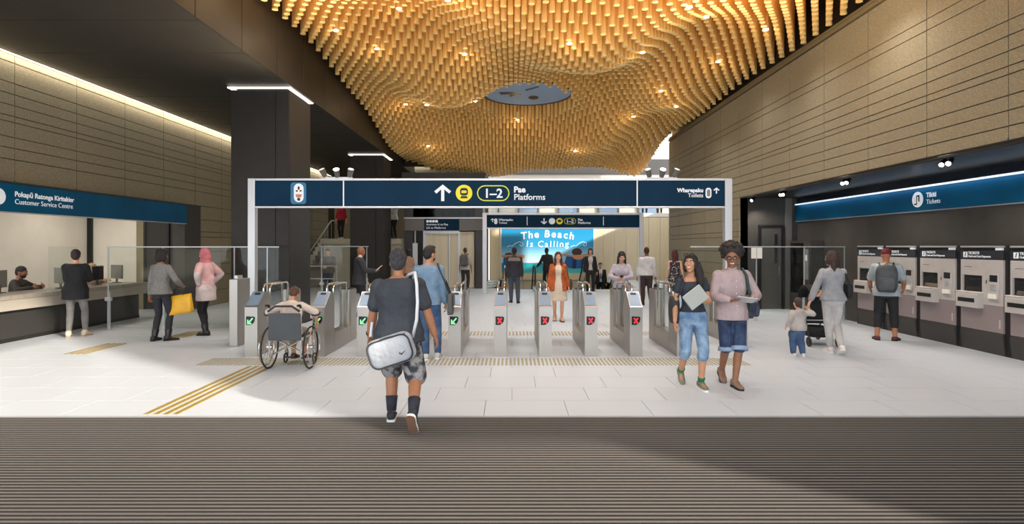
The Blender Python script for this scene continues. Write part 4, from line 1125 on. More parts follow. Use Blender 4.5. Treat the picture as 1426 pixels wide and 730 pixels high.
    def top(P, m, sleeve=2.0, hem=-.06, inf=.016, cuff=.012, neck=.545, name='shirt', flare=.15, k=1.0, collar=False):
        mb = MB(); P.torso(mb, hem, neck, inf, hem=hem, flare=flare, k=k)
        for i in range(2):
            if sleeve > 0: P.arm(mb, i, sleeve, inf*.8, cuff)
            else: mb.ell(P.sh[i]*1.0 - (P.sh[i] - P.spine(.47)[0])*.25, .06*P.s, .055*P.s, .06*P.s)
        if collar:
            c, F = P.spine(.55); mb.cone(c - F[2]*.03*P.s, c - F[2]*.004*P.s, .076*P.s, .066*P.s, 14)
        return P.piece(name, mb, m)
    def bottom(P, m, length=1.95, inf=.014, inf_end=None, waist=.12, name='trousers'):
        mb = MB(); P.torso(mb, -.095, waist, inf)
        for i in range(2): P.leg(mb, i, length, inf, inf_end)
        return P.piece(name, mb, m)
    def skirt(P, m, z0, z1=.5, inf=.02, flare=.25, name='dress', sleeve=0):
        mb = MB(); P.torso(mb, z0, z1, inf, hem=z0, flare=flare)
        if sleeve:
            for i in range(2): P.arm(mb, i, sleeve, .012, .01)
        return P.piece(name, mb, m)
    def shoes(P, m, sole=None, h=.0, boot=0.0, heel=0.0, name='shoe', k=1.0):
        s = P.s * (1 if not P.child else 1.15)
        for i in range(2):
            Rr, f, u = P.fr[i]; a = P.ank[i]; n = 12
            def ring(y, w, zt, zb=-.085 + .02):
                out = []
                for j in range(n):
                    t = 2*math.pi*j/n; cx = math.cos(t)*w; cz = math.sin(t)
                    z = zb + (zt - zb)*.5*(1 + math.copysign(abs(cz)**.7, cz))
                    out.append(a + Rr*(math.copysign(abs(math.cos(t))**.75, math.cos(t))*w*s*k) + f*(y*s) + u*(z*s))
                return out
            mb = MB().loft([ring(-.072, .012, -.03), ring(-.068, .034, .0), ring(-.048, .044, .018 + h), ring(-.005, .046, .022 + h), ring(.03, .043, .010 + h*.3), ring(.07, .044, -.020), ring(.115, .048, -.032), ring(.155, .042, -.042), ring(.18, .030, -.050), ring(.192, .012, -.058)])
            if boot: mb.cone(a - u*.02*s, a.lerp(P.knees[i], boot), .05*s, .05*s + .012*s, 12)
            sh = ob(name, mb, m, P.t, smooth=True)
            out = [(-.078, .014), (-.070, .034), (-.045, .045), (.0, .044), (.04, .041), (.09, .046), (.13, .047), (.165, .040), (.188, .026), (.198, .008)]
            poly = [(x, y) for y, x in out] + [(-x, y) for y, x in reversed(out)]
            zb = -.085; vs = []
            for zz in (zb, zb + .024): vs += [a + Rr*(x*s*k) + f*(y*s) + u*(zz*s) for x, y in poly]
            q = len(poly)
            ob('sole', MB().add(vs, [(j, (j+1) % q, q + (j+1) % q, q + j) for j in range(q)] + [tuple(range(q-1, -1, -1)), tuple(range(q, 2*q))]), sole or m, sh)
    def socks(P, m, t0=.55, name='sock'):
        for i in range(2):
            k, a = P.knees[i], P.ank[i]; r0, r1 = P.limb_r('calf')
            ob(name, MB().cyl(k.lerp(a, t0), a + V((0, 0, .01)), r0*1.04*(1 - t0) + r1*t0 + .012*P.s, r1 + .005*P.s, 14), m, P.t, smooth=True)
    # ---- hair
    def hair(P, c, style='short', name='hair', m=None):
        r, f, u = P.HF; h = P.hs; o = P.hc; mb = MB()
        m = m or mat('hair %d %d %d' % c, c, .55, col2=tuple(int(q*.6) for q in c), scale=30, stretch=(3, 3, .5), bump=.6, bscale=60)
        E = lambda x, y, z, a, b, cc, n=14: mb.ell(o + r*(x*h) + f*(y*h) + u*(z*h), a*h, b*h, cc*h, P.HF, n, 10)
        if style in ('short', 'crop', 'quiff'):
            k = .004 if style == 'crop' else .010
            E(0, -.018, .034, .074 + k, .090 + k, .086 + k)
            E(0, -.046, -.008, .068 + k, .056 + k, .066 + k); E(0, -.050, -.050, .052, .038 + k, .045)
            if P.lod == 0:
                rnd = random.Random(5)
                for q in range(190):
                    th = rnd.uniform(0, 6.28); ph = math.asin(rnd.uniform(-.85, 1))
                    x, y, z = (.072 + k)*math.cos(ph)*math.cos(th), (.088 + k)*math.cos(ph)*math.sin(th), (.086 + k)*math.sin(ph)
                    if y > -.01 and z < .05 + y: continue
                    E(x*(1 if z > 0 else .92), -.018 + y, .034 + z*(1 if z > 0 else 1.15), .012, .013, .016, 6)
            if style == 'quiff': E(0, .040, .100, .055, .050, .032); E(0, .0, .105, .06, .07, .03)
        elif style == 'bob':
            E(0, -.02, .03, .090, .104, .098); E(0, -.05, -.04, .088, .072, .10); 
            for sg in (-1, 1): E(sg*.07, -.01, -.05, .028, .05, .08)
        elif style in ('long', 'longfront', 'longside'):
            E(0, -.018, .030, .088, .102, .098); E(0, -.05, -.03, .085, .07, .10)
            for sg in (-1, 1):
                E(sg*.070, .0, -.03, .026, .055, .09)
                if style == 'longfront':
                    mb.cone(o + r*(sg*.075*h) - u*.05*h, o + r*(sg*.085*h) - u*.26*h + f*.05*h, .030*h, .032*h, 10)
            if style == 'longside':
                mb.tube([o + r*(-.07*h) - f*.03*h, o + r*(-.105*h) - u*.12*h - f*.01*h, o + r*(-.125*h) - u*.24*h + f*.02*h, o + r*(-.135*h) - u*.36*h + f*.02*h], [.045*h, .052*h, .05*h, .025*h], 12)
                mb.cone(o - f*.06*h - u*.05*h, o - f*.07*h - u*.22*h - r*.05*h, .06*h, .05*h, 12)
            else:
                for x in (-.045, 0, .045):
                    mb.cone(o + r*(x*h) - f*.065*h - u*.04*h, o + r*(x*1.3*h) - f*.075*h - u*(.36 - abs(x))*h, .05*h, .030*h, 10)
        elif style == 'bun':
            E(0, -.02, .03, .086, .100, .096); E(0, -.045, -.02, .075, .065, .07); E(0, -.11, .06, .04, .04, .04)
        elif style == 'afro':
            rnd = random.Random(3)
            E(0, -.045, .078, .130, .112, .108); E(0, -.055, .02, .118, .085, .075)
            for q in range(130):
                th = rnd.uniform(0, 6.28); ph = math.asin(rnd.uniform(-.75, 1))
                x, y, z = .135*math.cos(ph)*math.cos(th), .122*math.cos(ph)*math.sin(th), .125*math.sin(ph)
                if y > .035 and z < .03 + .4*y: continue
                E(x, -.045 + y, .072 + z*.95, .022, .022, .022, 7)
        elif style == 'scarf':
            E(0, -.012, .022, .094, .106, .108); E(0, -.04, -.06, .088, .085, .10)
            mb.cone(o - u*.10*h + f*.01*h, o - u*.17*h, .082*h, .12*h, 14)
        elif style == 'cap':
            E(0, -.012, .045, .088, .104, .085)
            brim = [o + r*(x*h) + f*(y*h) + u*(z*h) for x, y, z in ((-.075, .06, .03), (-.06, .14, .025), (0, .17, .028), (.06, .14, .025), (.075, .06, .03))]
            vs = brim + [p_ + u*.008*h for p_ in brim]
            mb.add(vs, [(0, 1, 2, 3, 4), (9, 8, 7, 6, 5), (0, 5, 6, 1), (1, 6, 7, 2), (2, 7, 8, 3), (3, 8, 9, 4), (4, 9, 5, 0)])
        return P.piece(name, mb, m, it=3, vox=P.vox*.75)
    def facefeat(P, brow=(40, 28, 22), smile=False):
        r, f, u = P.HF; h = P.hs; o = P.hc
        for sg in (-1, 1):
            ey = ob('eye', MB().ell(o + r*(sg*.031*h) + f*.0835*h + u*.003*h, .0135*h, .008*h, .0075*h, P.HF, 10, 6), mat('eye white', (232, 228, 222), .3), P.t, smooth=True)
            ob('iris', MB().ell(o + r*(sg*.031*h) + f*.0895*h + u*.003*h, .0062*h, .004*h, .0062*h, P.HF, 8, 6), mat('iris', (40, 26, 20), .3), ey, smooth=True)
            ob('eyebrow', MB().tube([o + r*(sg*.016*h) + f*.094*h + u*.020*h, o + r*(sg*.032*h) + f*.093*h + u*.026*h, o + r*(sg*.050*h) + f*.082*h + u*.021*h], .0042*h, 6), mat('brow %d' % brow[0], brow, .8), P.t)
        y = -.062
        mth = ob('lips', MB().tube([o + r*(x*h) + f*((.0925 - 14*x*x)*h) + u*((y + (9*x*x if smile else 0))*h) for x in (-.028, -.016, 0, .016, .028)], [.003*h, .007*h, .008*h, .007*h, .003*h], 8), mat('lips', (168, 84, 78), .45), P.t, smooth=True)
        if smile: ob('teeth', MB().tube([o + r*(x*h) + f*((.098 - 14*x*x)*h) + u*((y - .001 + 9*x*x)*h) for x in (-.020, -.010, 0, .010, .020)], .0048*h, 6), mat('teeth', (240, 236, 228), .3), mth)

def strap(name, pts, r, m, parent, flat_=None):
    return ob(name, MB().tube(pts, r, 6), m, parent, smooth=True)
def finish_people():
    dg = None
    for o, vox, it, extra in BODIES:
        md = o.modifiers.new('r', 'REMESH'); md.mode = 'VOXEL'; md.voxel_size = vox
        sm = o.modifiers.new('s', 'SMOOTH'); sm.factor = .5; sm.iterations = it
    bpy.context.view_layer.update()
    dg = bpy.context.evaluated_depsgraph_get()
    for t, o, m in TEXTS:
        me = bpy.data.meshes.new_from_object(t.evaluated_get(dg)); me.name = o.name.split('.')[0]
        me.materials.clear(); me.materials.append(m); o.data = me
    done = []
    for o, vox, it, extra in BODIES:
        e = o.evaluated_get(dg); me0 = e.data
        nv = len(me0.vertices); co = np.empty(nv*3, np.float32); me0.vertices.foreach_get('co', co)
        npoly = len(me0.polygons); tot = np.empty(npoly, np.int32); st_ = np.empty(npoly, np.int32)
        me0.polygons.foreach_get('loop_total', tot); me0.polygons.foreach_get('loop_start', st_)
        li = np.empty(len(me0.loops), np.int32); me0.loops.foreach_get('vertex_index', li)
        done.append((o, co.reshape(-1, 3), tot, li, extra))
    for o, co, tot, li, extra in done:
        if extra is not None and extra.v:
            ev = np.array(extra.v, np.float32); ef = extra.f
            li = np.concatenate([li, np.array([i + len(co) for f in ef for i in f], np.int32)])
            tot = np.concatenate([tot, np.array([len(f) for f in ef], np.int32)])
            co = np.concatenate([co, ev])
        me = bpy.data.meshes.new(o.name.split('.')[0])
        me.vertices.add(len(co)); me.vertices.foreach_set('co', co.ravel())
        me.loops.add(len(li)); me.loops.foreach_set('vertex_index', li)
        me.polygons.add(len(tot)); ls = np.zeros(len(tot), np.int32); ls[1:] = np.cumsum(tot)[:-1]
        me.polygons.foreach_set('loop_start', ls)
        me.polygons.foreach_set('use_smooth', np.ones(len(tot), bool))
        for q in o.data.materials: me.materials.append(q)
        me.update(calc_edges=True); me.validate()
        o.modifiers.clear(); o.data = me
    for t, o, m in TEXTS:
        c = t.data; bpy.data.objects.remove(t); bpy.data.curves.remove(c)
# ================================================================== THE CAST
def open_jacket(P, m, hem=-.12, inf=.03, gap=50, sleeve=1.95, name='jacket', cuff=.016, neck=.53, flare=.2, th=.034, v=1.0):
    mb = MB(); rings = []
    zs = [hem] + [q[0] for q in P.T if hem < q[0] < neck] + [neck]
    for z in zs:
        T = P.T; zz = min(max(z, T[0][0] + .06), T[-1][0])
        for a, b in zip(T[:-1], T[1:]):
            if a[0] <= zz <= b[0]:
                t = (zz - a[0])/(b[0] - a[0]); q = [a[i]*(1-t) + b[i]*t for i in range(4)]; break
        c, F = P.spine(z); c = c + F[1]*(q[3]*P.s); fl = flare*max(0, .1 - z)
        g = R(gap) * (1 + (v - 1)*sstep(.15, .5, z)); pts = []
        for inn in (0, 1):
            rx = (q[1]*P.bulk + inf + fl - (th if inn else 0))*P.s; ry = (q[2]*P.bulk + inf + fl - (th if inn else 0))*P.s
            ang = [math.pi/2 + g/2 + (2*math.pi - g)*j/26 for j in range(27)]
            pts += [c + F[0]*(rx*math.cos(a)) + F[1]*(ry*math.sin(a)) for a in (ang if not inn else ang[::-1])]
        rings.append(pts)
    mb.loft(rings)
    for i in range(2):
        P.arm(mb, i, sleeve, inf*.65, cuff)
    return P.piece(name, mb, m, it=3)

def loc2(P, p):
    """a point of the person's own space, in the place"""
    return Matrix.Translation(P.t.location) @ Euler(P.t.rotation_euler).to_matrix().to_4x4() @ V(p)
def at_thing(P, name, label, cat):
    """a carried thing: stands on its own, with its origin where the person stands"""
    return thing(name, label, cat, tuple(P.t.location), P.t.rotation_euler.z)

def soft_box(w, d, h, k=.28, n=3):
    """rounded bag body centred on x, y; bottom at 0"""
    mb = MB(); rings = []
    for t in [i/8 for i in range(9)]:
        z = h*t; e = 1 - k*(abs(2*t - 1)**3.2)
        rings.append([(x*e, y*e, z) for x, y in rrect_poly(0, 0, w, d, min(w, d)*.35, 4)])
    return mb.loft(rings)

J_blue = col_mat('denim', (92, 122, 160), c2=(140, 168, 198), scale=7, bump=.5)
J_dark = col_mat('denim', (28, 40, 64), c2=(52, 70, 102), scale=8, bump=.5)
J_mid = col_mat('denim', (48, 72, 106), c2=(70, 96, 130), scale=6, bump=.5)
M_blk = col_mat('cloth', (30, 30, 33)); M_char = col_mat('cloth', (52, 54, 60))
M_wshirt = col_mat('cloth', (224, 222, 226)); M_shoe_k = mat('black shoe', (24, 24, 26), .4); M_solew = mat('white sole', (226, 224, 218), .6); M_solek = mat('dark sole', (34, 32, 30), .7)

# ---- 1 man with messenger bag, walking away over the mat
p = Person('man in dark tee and camouflage shorts walking away with a messenger bag', (-1.15, 5.86, 0), 0, 1.76, 'm', 1.2, 'tan', lean=4, hipz=.90, side=-2,
           feet=((-.09, .06), (.20, -.34)), fpitch=(0, 58), fyaw=(6, -6), hands=((-.33, .12, .83), (.36, .06, .83)), head=(6, 4), lod=0, curl=.55)
p.top(col_mat('tee', (58, 62, 70), scale=4, bump=.6, bscale=9), .72, -.08, .026, .030, name='tee_shirt', flare=.30)
p.bottom(mat('camouflage', (150, 147, 146), .8, col2=(52, 52, 58), scale=11, detail=4, lo=.44, hi=.56, bump=.4, bscale=14), 1.0, .020, .048, name='shorts', waist=.0)
p.socks(col_mat('sock', (46, 48, 60)), .62)
p.shoes(mat('sneaker black', (40, 42, 48), .7), M_solew)
for i, so in enumerate([o for o in p.t.children_recursive if o.name.startswith('sole')]):
    me = so.data.copy(); vs_o = [v.co.copy() for v in me.vertices]; q = len(vs_o)//2; u_ = p.fr[i][2]
    ob('outsole', MB().add([v - u_*.006 for v in vs_o[:q]] + [v - u_*.0005 for v in vs_o[:q]], [(j, (j+1) % q, q + (j+1) % q, q + j) for j in range(q)] + [tuple(range(q-1, -1, -1)), tuple(range(q, 2*q))]), mat('brown outsole', (112, 82, 66), .8), so.parent)
p.hair((58, 58, 62), 'short')
ob('watch', MB().cyl(p.wri[0] + V((0, 0, .01)), p.wri[0] + V((-.003, 0, .045)), .036, n=14), M_black, p.t)
b = thing('messenger_bag', 'silver grey messenger bag with white strap slung on the man in camouflage shorts', 'bag', (-1.185, 5.63, .62), 0)
bb = MB(); rr = []
for t in [i/8 for i in range(9)]:
    y = -.07 + .14*t; e = 1 - .30*abs(2*t - 1)**3
    rr.append([(x*e, y, z*e) for x, z in rrect_poly(0, 0, .47, .30, .09, 5)])
bd = ob('body', bb.loft(rr), col_mat('silver nylon', (176, 178, 182), .5, c2=(150, 152, 158), scale=3, bump=.5, bscale=8), b, smooth=True, loc=(0, 0, .15), rot=(0, R(-18), 0))
ob('piping', MB().tube([(x, -.062, z) for x, z in rrect_poly(0, 0, .425, .262, .08, 5)], .008, 6, closed=True), M_char, bd, smooth=True)
ob('zip_panel', MB().tube([(-.19, -.045, .115), (0, -.052, .135), (.19, -.045, .115)], .012, 6), M_char, bd)
ob('logo', MB().prism([(.085, -.045), (.105, -.062), (.16, -.028), (.112, -.046), (.098, -.048), (.094, -.030)], -.0785, -.068), M_black, bd)
sc, F = p.spine(.50)
ob('strap', MB().tube([(.20, .06, .27), (.25, -.0, .45), (.25, .055, .62), (.232, .11, .80), (.20, .20, .905), (.12, .33, .88), (-.1, .40, .7), (-.26, .34, .45), (-.24, .16, .26)], .017, 6), mat('white strap', (212, 214, 218), .6), b, smooth=True)

# ---- 2 laughing woman
p = Person('laughing woman in navy tee and knee length ripped jeans holding a grey folder', (2.31, 7.34, 0), 180, 1.68, 'f', 1.02, 'mid', lean=-2, hipz=.915, side=2,
           feet=((-.07, .12), (.10, -.20)), fpitch=(0, 32), fyaw=(4, -6), hands=((.03, .24, 1.16), (.25, .05, .86)), poles=((-.9, -.6, -.2), None), head=(-32, -6), lod=0,
           palms=((0, -1, 0), None), hdirs=((.95, .12, .1), None), curl=(.35, .5))
p.top(col_mat('tee', (44, 50, 62), scale=4, bump=.5, bscale=9), .42, .045, .014, .020, name='tee_shirt', flare=.0, neck=.47)
p.bottom(col_mat('denim ripped', (84, 114, 148), c2=(140, 166, 192), scale=7, bump=.5), 1.22, .022, .022, name='jeans', waist=.075)
p.socks(col_mat('sock', (30, 120, 78)), .86)
p.shoes(mat('sneaker green', (96, 128, 98), .7, col2=(130, 96, 96), scale=30), M_solew)
p.hair((34, 26, 28), 'longside')
p.facefeat((36, 24, 22), True)
r_, f_, u_ = p.HF
ob('sunglasses', MB().tube([p.hc + r_*(sg*.034 + .026*math.cos(a)) + f_*(.062 + .0*sg) + u_*(.098 + .018*math.sin(a)) for sg in (-1,) for a in [k*.52 for k in range(12)]], .005, 6, closed=True)
   .tube([p.hc + r_*(.034 + .026*math.cos(a)) + f_*.062 + u_*(.098 + .018*math.sin(a)) for a in [k*.52 for k in range(12)]], .005, 6, closed=True)
   .tube([p.hc + r_*(-.085) - f_*.03 + u_*.05, p.hc + r_*(-.062) + f_*.06 + u_*.098], .004, 6), M_black, p.t)
t = thing('folder', 'slim grey folder clutched to the chest of the laughing woman', 'folder', (2.26, 7.34 - .27, 1.16), R(6))
ob('cover', MB().bbox(-.135, .135, -.012, .012, -.1, .1, .006), mat('folder grey', (160, 164, 158), .45), t, rot=(R(-6), R(-36), 0))
ob('pages', MB().box(-.13, .13, -.006, .006, .1, .1025), M_white, t, rot=(R(-6), R(-36), 0))
t = at_thing(p, 'shoulder_bag', 'dark tote hanging behind the right arm of the laughing woman', 'bag')
ob('body', soft_box(.10, .24, .34), M_char, t, loc=(.215, -.09, .80), smooth=True)
strap('strap', [(.20, -.15, 1.12), (.165, -.10, 1.34), (.13, -.02, 1.42), (.14, .09, 1.34), (.185, .06, 1.18), (.215, -.01, 1.12)], .009, M_char, t)

# ---- 3 man with afro hair
p = Person('smiling man with afro hair and glasses in mauve shirt and dark denim shorts', (2.84, 7.42, 0), 180, 1.76, 'm', .93, 'brown', lean=-1, hipz=.92,
           feet=((.01, .13), (.05, -.22)), fpitch=(0, 28), fyaw=(4, -8), hands=((-.155, .27, 1.105), (.115, .28, 1.10)), head=(-18, 10), lod=0,
           poles=((-.8, -.6, -.5), (.8, -.6, -.5)), palms=((.3, .3, 1), (-.3, .3, 1)), hdirs=((.75, .6, .1), (-.75, .6, .1)), curl=.7)
p.top(col_mat('shirt', (178, 158, 158), c2=(158, 138, 140), scale=5, bump=.55, bscale=9), 1.86, -.085, .030, .016, name='shirt', flare=.2, collar=True)
for k in range(6):
    c, F = p.spine(.0 + .078*k + .02); ob('button', MB().ell(c + F[1]*(.152 - .012*(k == 0)), .006, .004, .006), M_white, p.t)
p.bottom(J_dark, 1.02, .018, .038, name='shorts', waist=-.02)
for i in range(2):
    k = p.knees[i]; d = (p.knees[i] - p.hips[i]).normalized()
    ob('shorts_cuff', MB().cyl(k - d*.005, k + d*.045, .102, .104, 18), col_mat('denim cuff', (150, 172, 200)), p.t, smooth=True)
p.shoes(mat('tan shoe', (136, 108, 92), .6), M_solek)
p.hair((44, 34, 30), 'afro')
p.facefeat((26, 18, 16), True)
r_, f_, u_ = p.HF
gl = MB()
for sg in (-1, 1):
    gl.tube([p.hc + r_*(sg*.033 + .025*math.cos(a)) + f_*.104 + u_*(.002 + .019*math.sin(a)) for a in [k*2*math.pi/14 for k in range(14)]], .0035, 6, closed=True)
    gl.tube([p.hc + r_*(sg*.058) + f_*.102 + u_*.006, p.hc + r_*(sg*.080) + f_*.0 + u_*.004], .003, 6)
gl.tube([p.hc + r_*(-.010) + f_*.108 + u_*.006, p.hc + r_*(.010) + f_*.108 + u_*.006], .003, 6)
ob('glasses', gl, M_black, p.t)
t = thing('tablet', 'silver tablet held in both hands by the man with afro hair', 'tablet', (2.86, 7.42 - .37, 1.135), R(180))
ob('case', MB().bbox(-.125, .125, -.085, .085, -.006, .006, .004), M_alu, t, rot=(R(24), R(-6), 0))
ob('screen', MB().box(-.115, .115, -.075, .075, .0062, .0075), M_scr, t, rot=(R(24), R(-6), 0))
t = at_thing(p, 'backpack', 'navy backpack with green strap hanging from one shoulder of the man with afro hair', 'backpack')
M_bp = mat('navy nylon', (30, 36, 52), .6, col2=(62, 70, 92), scale=9, bump=.4, bscale=12)
ob('body', soft_box(.27, .20, .42), M_bp, t, loc=(-.25, -.20, .84), smooth=True)
ob('front_pocket', soft_box(.20, .07, .20), M_bp, t, loc=(-.25, -.315, .87), smooth=True)
ob('side_pocket', soft_box(.08, .12, .18), M_bp, t, loc=(-.39, -.20, .86), smooth=True)
strap('strap', [(-.17, -.14, 1.22), (-.145, -.10, 1.44), (-.135, .0, 1.50), (-.14, .115, 1.42), (-.155, .145, 1.26), (-.20, .10, 1.08), (-.24, -.03, .96), (-.25, -.12, .90)], .018, mat('dark green strap', (36, 66, 62), .7), t)

# ---- 4 wheelchair user
p = Person('grey haired person in a cream top seated in the wheelchair', (-3.25, 8.40, 0), 0, 1.42, 'f', 1.15, 'mid', lean=20, hipz=.66, seat=True,
           feet=((-.10, .46, .10), (.10, .46, .10)), hands=((-.42, .20, .76), (.42, .20, .76)), poles=((-1, -.3, .2), (1, -.3, .2)), head=(4, 26), lod=0, knee=((-.1, 1, 1), (.1, 1, 1)))
p.top(col_mat('top', (214, 196, 182), scale=4, bump=.5), 1.15, -.05, .03, .03, name='blouse')
p.bottom(col_mat('cloth', (150, 142, 128)), 1.55, .02, name='trousers')
p.shoes(mat('brown shoe', (70, 44, 34), .6), M_solek)
p.hair((96, 62, 48), 'short')
for i in range(2):
    e, w = p.elb[i], p.wri[i]; q = e.lerp(w, .12)
    ob('sleeve_band', MB().cyl(e.lerp(w, .06), e.lerp(w, .17), .068, .066, 16), M_char, p.t, smooth=True)
wc = thing('wheelchair', 'manual wheelchair with charcoal backrest facing the accessible gate', 'wheelchair', (-3.25, 8.42, 0), 0)
M_tyre = mat('tyre', (40, 40, 42), .8)
for s in (-1, 1):
    w = ob('wheel', MB().tube([(s*.30, .30*math.cos(a), .31 + .30*math.sin(a)) for a in [2*math.pi*k/32 for k in range(32)]], .013, 8, closed=True), M_tyre, wc, smooth=True)
    ob('hand_rim', MB().tube([(s*.345, .26*math.cos(a), .31 + .26*math.sin(a)) for a in [2*math.pi*k/32 for k in range(32)]], .009, 6, closed=True), M_chrome, w, smooth=True)
    sp = MB()
    for k in range(12):
        a = 2*math.pi*k/12; sp.cyl((s*.315, 0, .31), (s*.30, .29*math.cos(a), .31 + .29*math.sin(a)), .003, n=5)
    ob('spokes', sp, M_chrome, w); ob('hub', MB().cyl((s*.26, 0, .31), (s*.335, 0, .31), .03, n=14), M_chrome, w)
    cs = ob('caster', MB().tube([(s*.22, .40 + .07*math.cos(a), .083 + .07*math.sin(a)) for a in [2*math.pi*k/18 for k in range(18)]], .013, 6, closed=True), M_tyre, wc, smooth=True)
    ob('caster_fork', MB().cyl((s*.22, .40, .083), (s*.22, .38, .22), .012).cyl((s*.195, .40, .083), (s*.245, .40, .083), .02), M_chrome, cs)
    ob('side_frame', MB().tube([(s*.225, -.20, .94), (s*.225, -.19, .20), (s*.225, .36, .24)], .013, 8).tube([(s*.225, -.19, .46), (s*.225, .32, .46), (s*.20, .44, .14)], .012, 8), mat('chair frame white', (214, 214, 214), .35, .4), wc, smooth=True)
    ob('push_handle', MB().tube([(s*.225, -.19, .90), (s*.225, -.22, .945), (s*.225, -.31, .95)], .017, 8), M_black, wc, smooth=True)
    ob('armrest', MB().bbox(s*.25 - .02, s*.25 + .02, -.12, .18, .68, .71, .01), M_black, wc)
    ob('footplate', MB().bbox(s*.10 - .08, s*.10 + .08, .38, .56, .075, .095, .005), M_black, wc)
    ob('brake_lever', MB().cyl((s*.24, .22, .46), (s*.25, .26, .62), .008), M_black, wc)
ob('backrest', MB().bbox(-.235, .235, -.215, -.185, .44, .83, .012), mat('chair vinyl', (66, 70, 74), .55, col2=(60, 64, 68), scale=4), wc)
ob('seat', MB().bbox(-.22, .22, -.17, .32, .455, .485, .01), M_char, wc)
ob('cross_brace', MB().cyl((-.22, -.05, .22), (.22, -.05, .44), .011).cyl((.22, -.02, .22), (-.22, -.02, .44), .011), M_chrome, wc)
ob('stretch_bar', MB().tube([(-.225, -.24, .86), (-.12, -.25, .935), (.12, -.25, .935), (.225, -.24, .86)], .016, 8), M_char, wc, smooth=True)

# ---- 5 man in denim shirt
p = Person('man in pale denim shirt and blue jeans passing the gates with a grey shoulder bag', (-1.312, 9.06, 0), 0, 1.77, 'm', .98, 'mid', feet=((-.04, -.02), (.13, .08)), head=(-40, 4), hands=((-.24, .10, .88), (.25, .06, .84)), lod=1)
p.top(col_mat('denim shirt', (122, 148, 170), c2=(100, 128, 154), scale=5, bump=.5), 1.9, -.07, .020, .014, name='shirt', collar=True)
p.bottom(J_mid, 1.95, .012, .016, name='jeans'); p.shoes(mat('pale sneaker', (190, 186, 180), .7), M_solew)
p.hair((34, 26, 24), 'quiff'); ob('beard', MB().ell(p.hc - p.HF[2]*.068 + p.HF[1]*.036, .060, .064, .055, p.HF), mat('beard', (46, 34, 28), .8), p.t, smooth=True)
t = at_thing(p, 'shoulder_bag', 'flat grey shoulder bag on the hip of the man in the denim shirt', 'bag')
ob('body', soft_box(.09, .26, .33, .12), mat('bag grey', (78, 78, 76), .6), t, loc=(.345, -.02, .72), smooth=True)
ob('flap', MB().bbox(.395, .405, -.13, .09, .86, 1.04, .004), mat('bag grey', (78, 78, 76), .6), t)
strap('strap', [(.34, -.12, 1.02), (.26, -.115, 1.25), (.17, -.10, 1.45), (.14, -.01, 1.515), (.16, .12, 1.42), (.27, .13, 1.2), (.34, .08, 1.03)], .014, M_char, t)

# ---- 6 woman in orange cardigan
p = Person('woman with long auburn hair in orange cardigan and cream dress coming through the gates', (1.10, 13.7, 0), 180, 1.63, 'f', 1.0, 'light', feet=((-.08, .10), (.08, -.10)), head=(0, 2), fpitch=(0, 20), lod=1, hands=((-.27, .06, .83), (.25, .05, .84)))
p.skirt(col_mat('dress', (214, 200, 182), c2=(202, 186, 166)), -.40, .49, .016, .14, 'dress')
open_jacket(p, col_mat('cardigan', (182, 92, 40), c2=(156, 74, 32), bump=.6), -.16, .032, 55, 1.9, 'cardigan')
p.shoes(mat('nude shoe', (196, 150, 124), .5), M_solek); p.hair((92, 48, 30), 'longfront'); p.facefeat()
t = at_thing(p, 'handbag', 'dark brown handbag at the side of the woman in the orange cardigan', 'bag')
ob('body', soft_box(.14, .26, .26), mat('bag brown', (62, 48, 38), .5), t, loc=(-.27, -.06, .74), smooth=True)
strap('strap', [(-.25, -.15, .98), (-.20, -.10, 1.26), (-.14, .0, 1.37), (-.2, .09, 1.25), (-.25, .05, .98)], .009, mat('bag brown', (62, 48, 38), .5), t)

# ---- 7 man in two tone jacket
p = Person('man in dark jacket with pale yoke and jeans walking to the escalators', (.07, 18.0, 0), 0, 1.72, 'm', 1.08, 'dark', feet=((-.10, .12), (.12, -.08)), fyaw=(15, -10), lod=2)
p.top(col_mat('cloth', (44, 46, 58)), 1.95, -.10, .030, .02, name='jacket', collar=True)
mb = MB(); p.torso(mb, .395, .515, .037); p.piece('yoke', mb, col_mat('cloth', (140, 132, 118)))
p.bottom(col_mat('denim', (74, 82, 98)), 1.95, .014, .02, name='jeans'); p.shoes(M_shoe_k, M_solek); p.hair((24, 22, 24), 'short')

# ---- 8, 9, 10 by the escalators
p = Person('man in dark suit leaning over the escalator rail before the poster', (1.42, 22.9, 0), 25, 1.70, 'm', 1.0, 'dark', lean=8, hands=((-.3, .3, 1.0), (.28, .1, .85)), lod=2)
p.top(M_blk, 1.95, -.12, .028, .018, name='jacket'); p.bottom(M_blk, 1.95, .014, .016); p.shoes(M_shoe_k); p.hair((24, 22, 22), 'crop')
p = Person('woman in black trouser suit and pale blouse standing before the escalators', (2.88, 21.1, 0), 175, 1.68, 'f', 1.0, 'light', lod=2)
p.top(col_mat('cloth', (208, 200, 194)), 0, .0, .012, name='blouse'); open_jacket(p, M_blk, -.10, .030, 44, 1.95, 'jacket', v=1.5); p.bottom(M_blk, 1.95, .014, .02); p.shoes(M_shoe_k); p.hair((50, 36, 32), 'bob'); p.facefeat()
p = Person('man in black suit and grey tie riding the escalator', (3.86, 25.10, -.73), 178, 1.76, 'm', 1.0, 'light', lod=2, feet=((-.10, .0), (.10, .0)))
p.top(M_wshirt, 0, .0, .012, name='shirt'); open_jacket(p, M_blk, -.12, .032, 26, 1.95, 'jacket', v=1.8); p.bottom(M_blk, 1.95, .014, .018); p.shoes(M_shoe_k); p.hair((34, 28, 26), 'short'); p.facefeat()
c, F = p.spine(.3); ob('tie', MB().prism([(-.018, .02), (.0, -.02), (.018, .02), (.012, .24), (-.012, .24)], .155, .163), M_char, p.t, loc=(0, 0, c.z - .16))

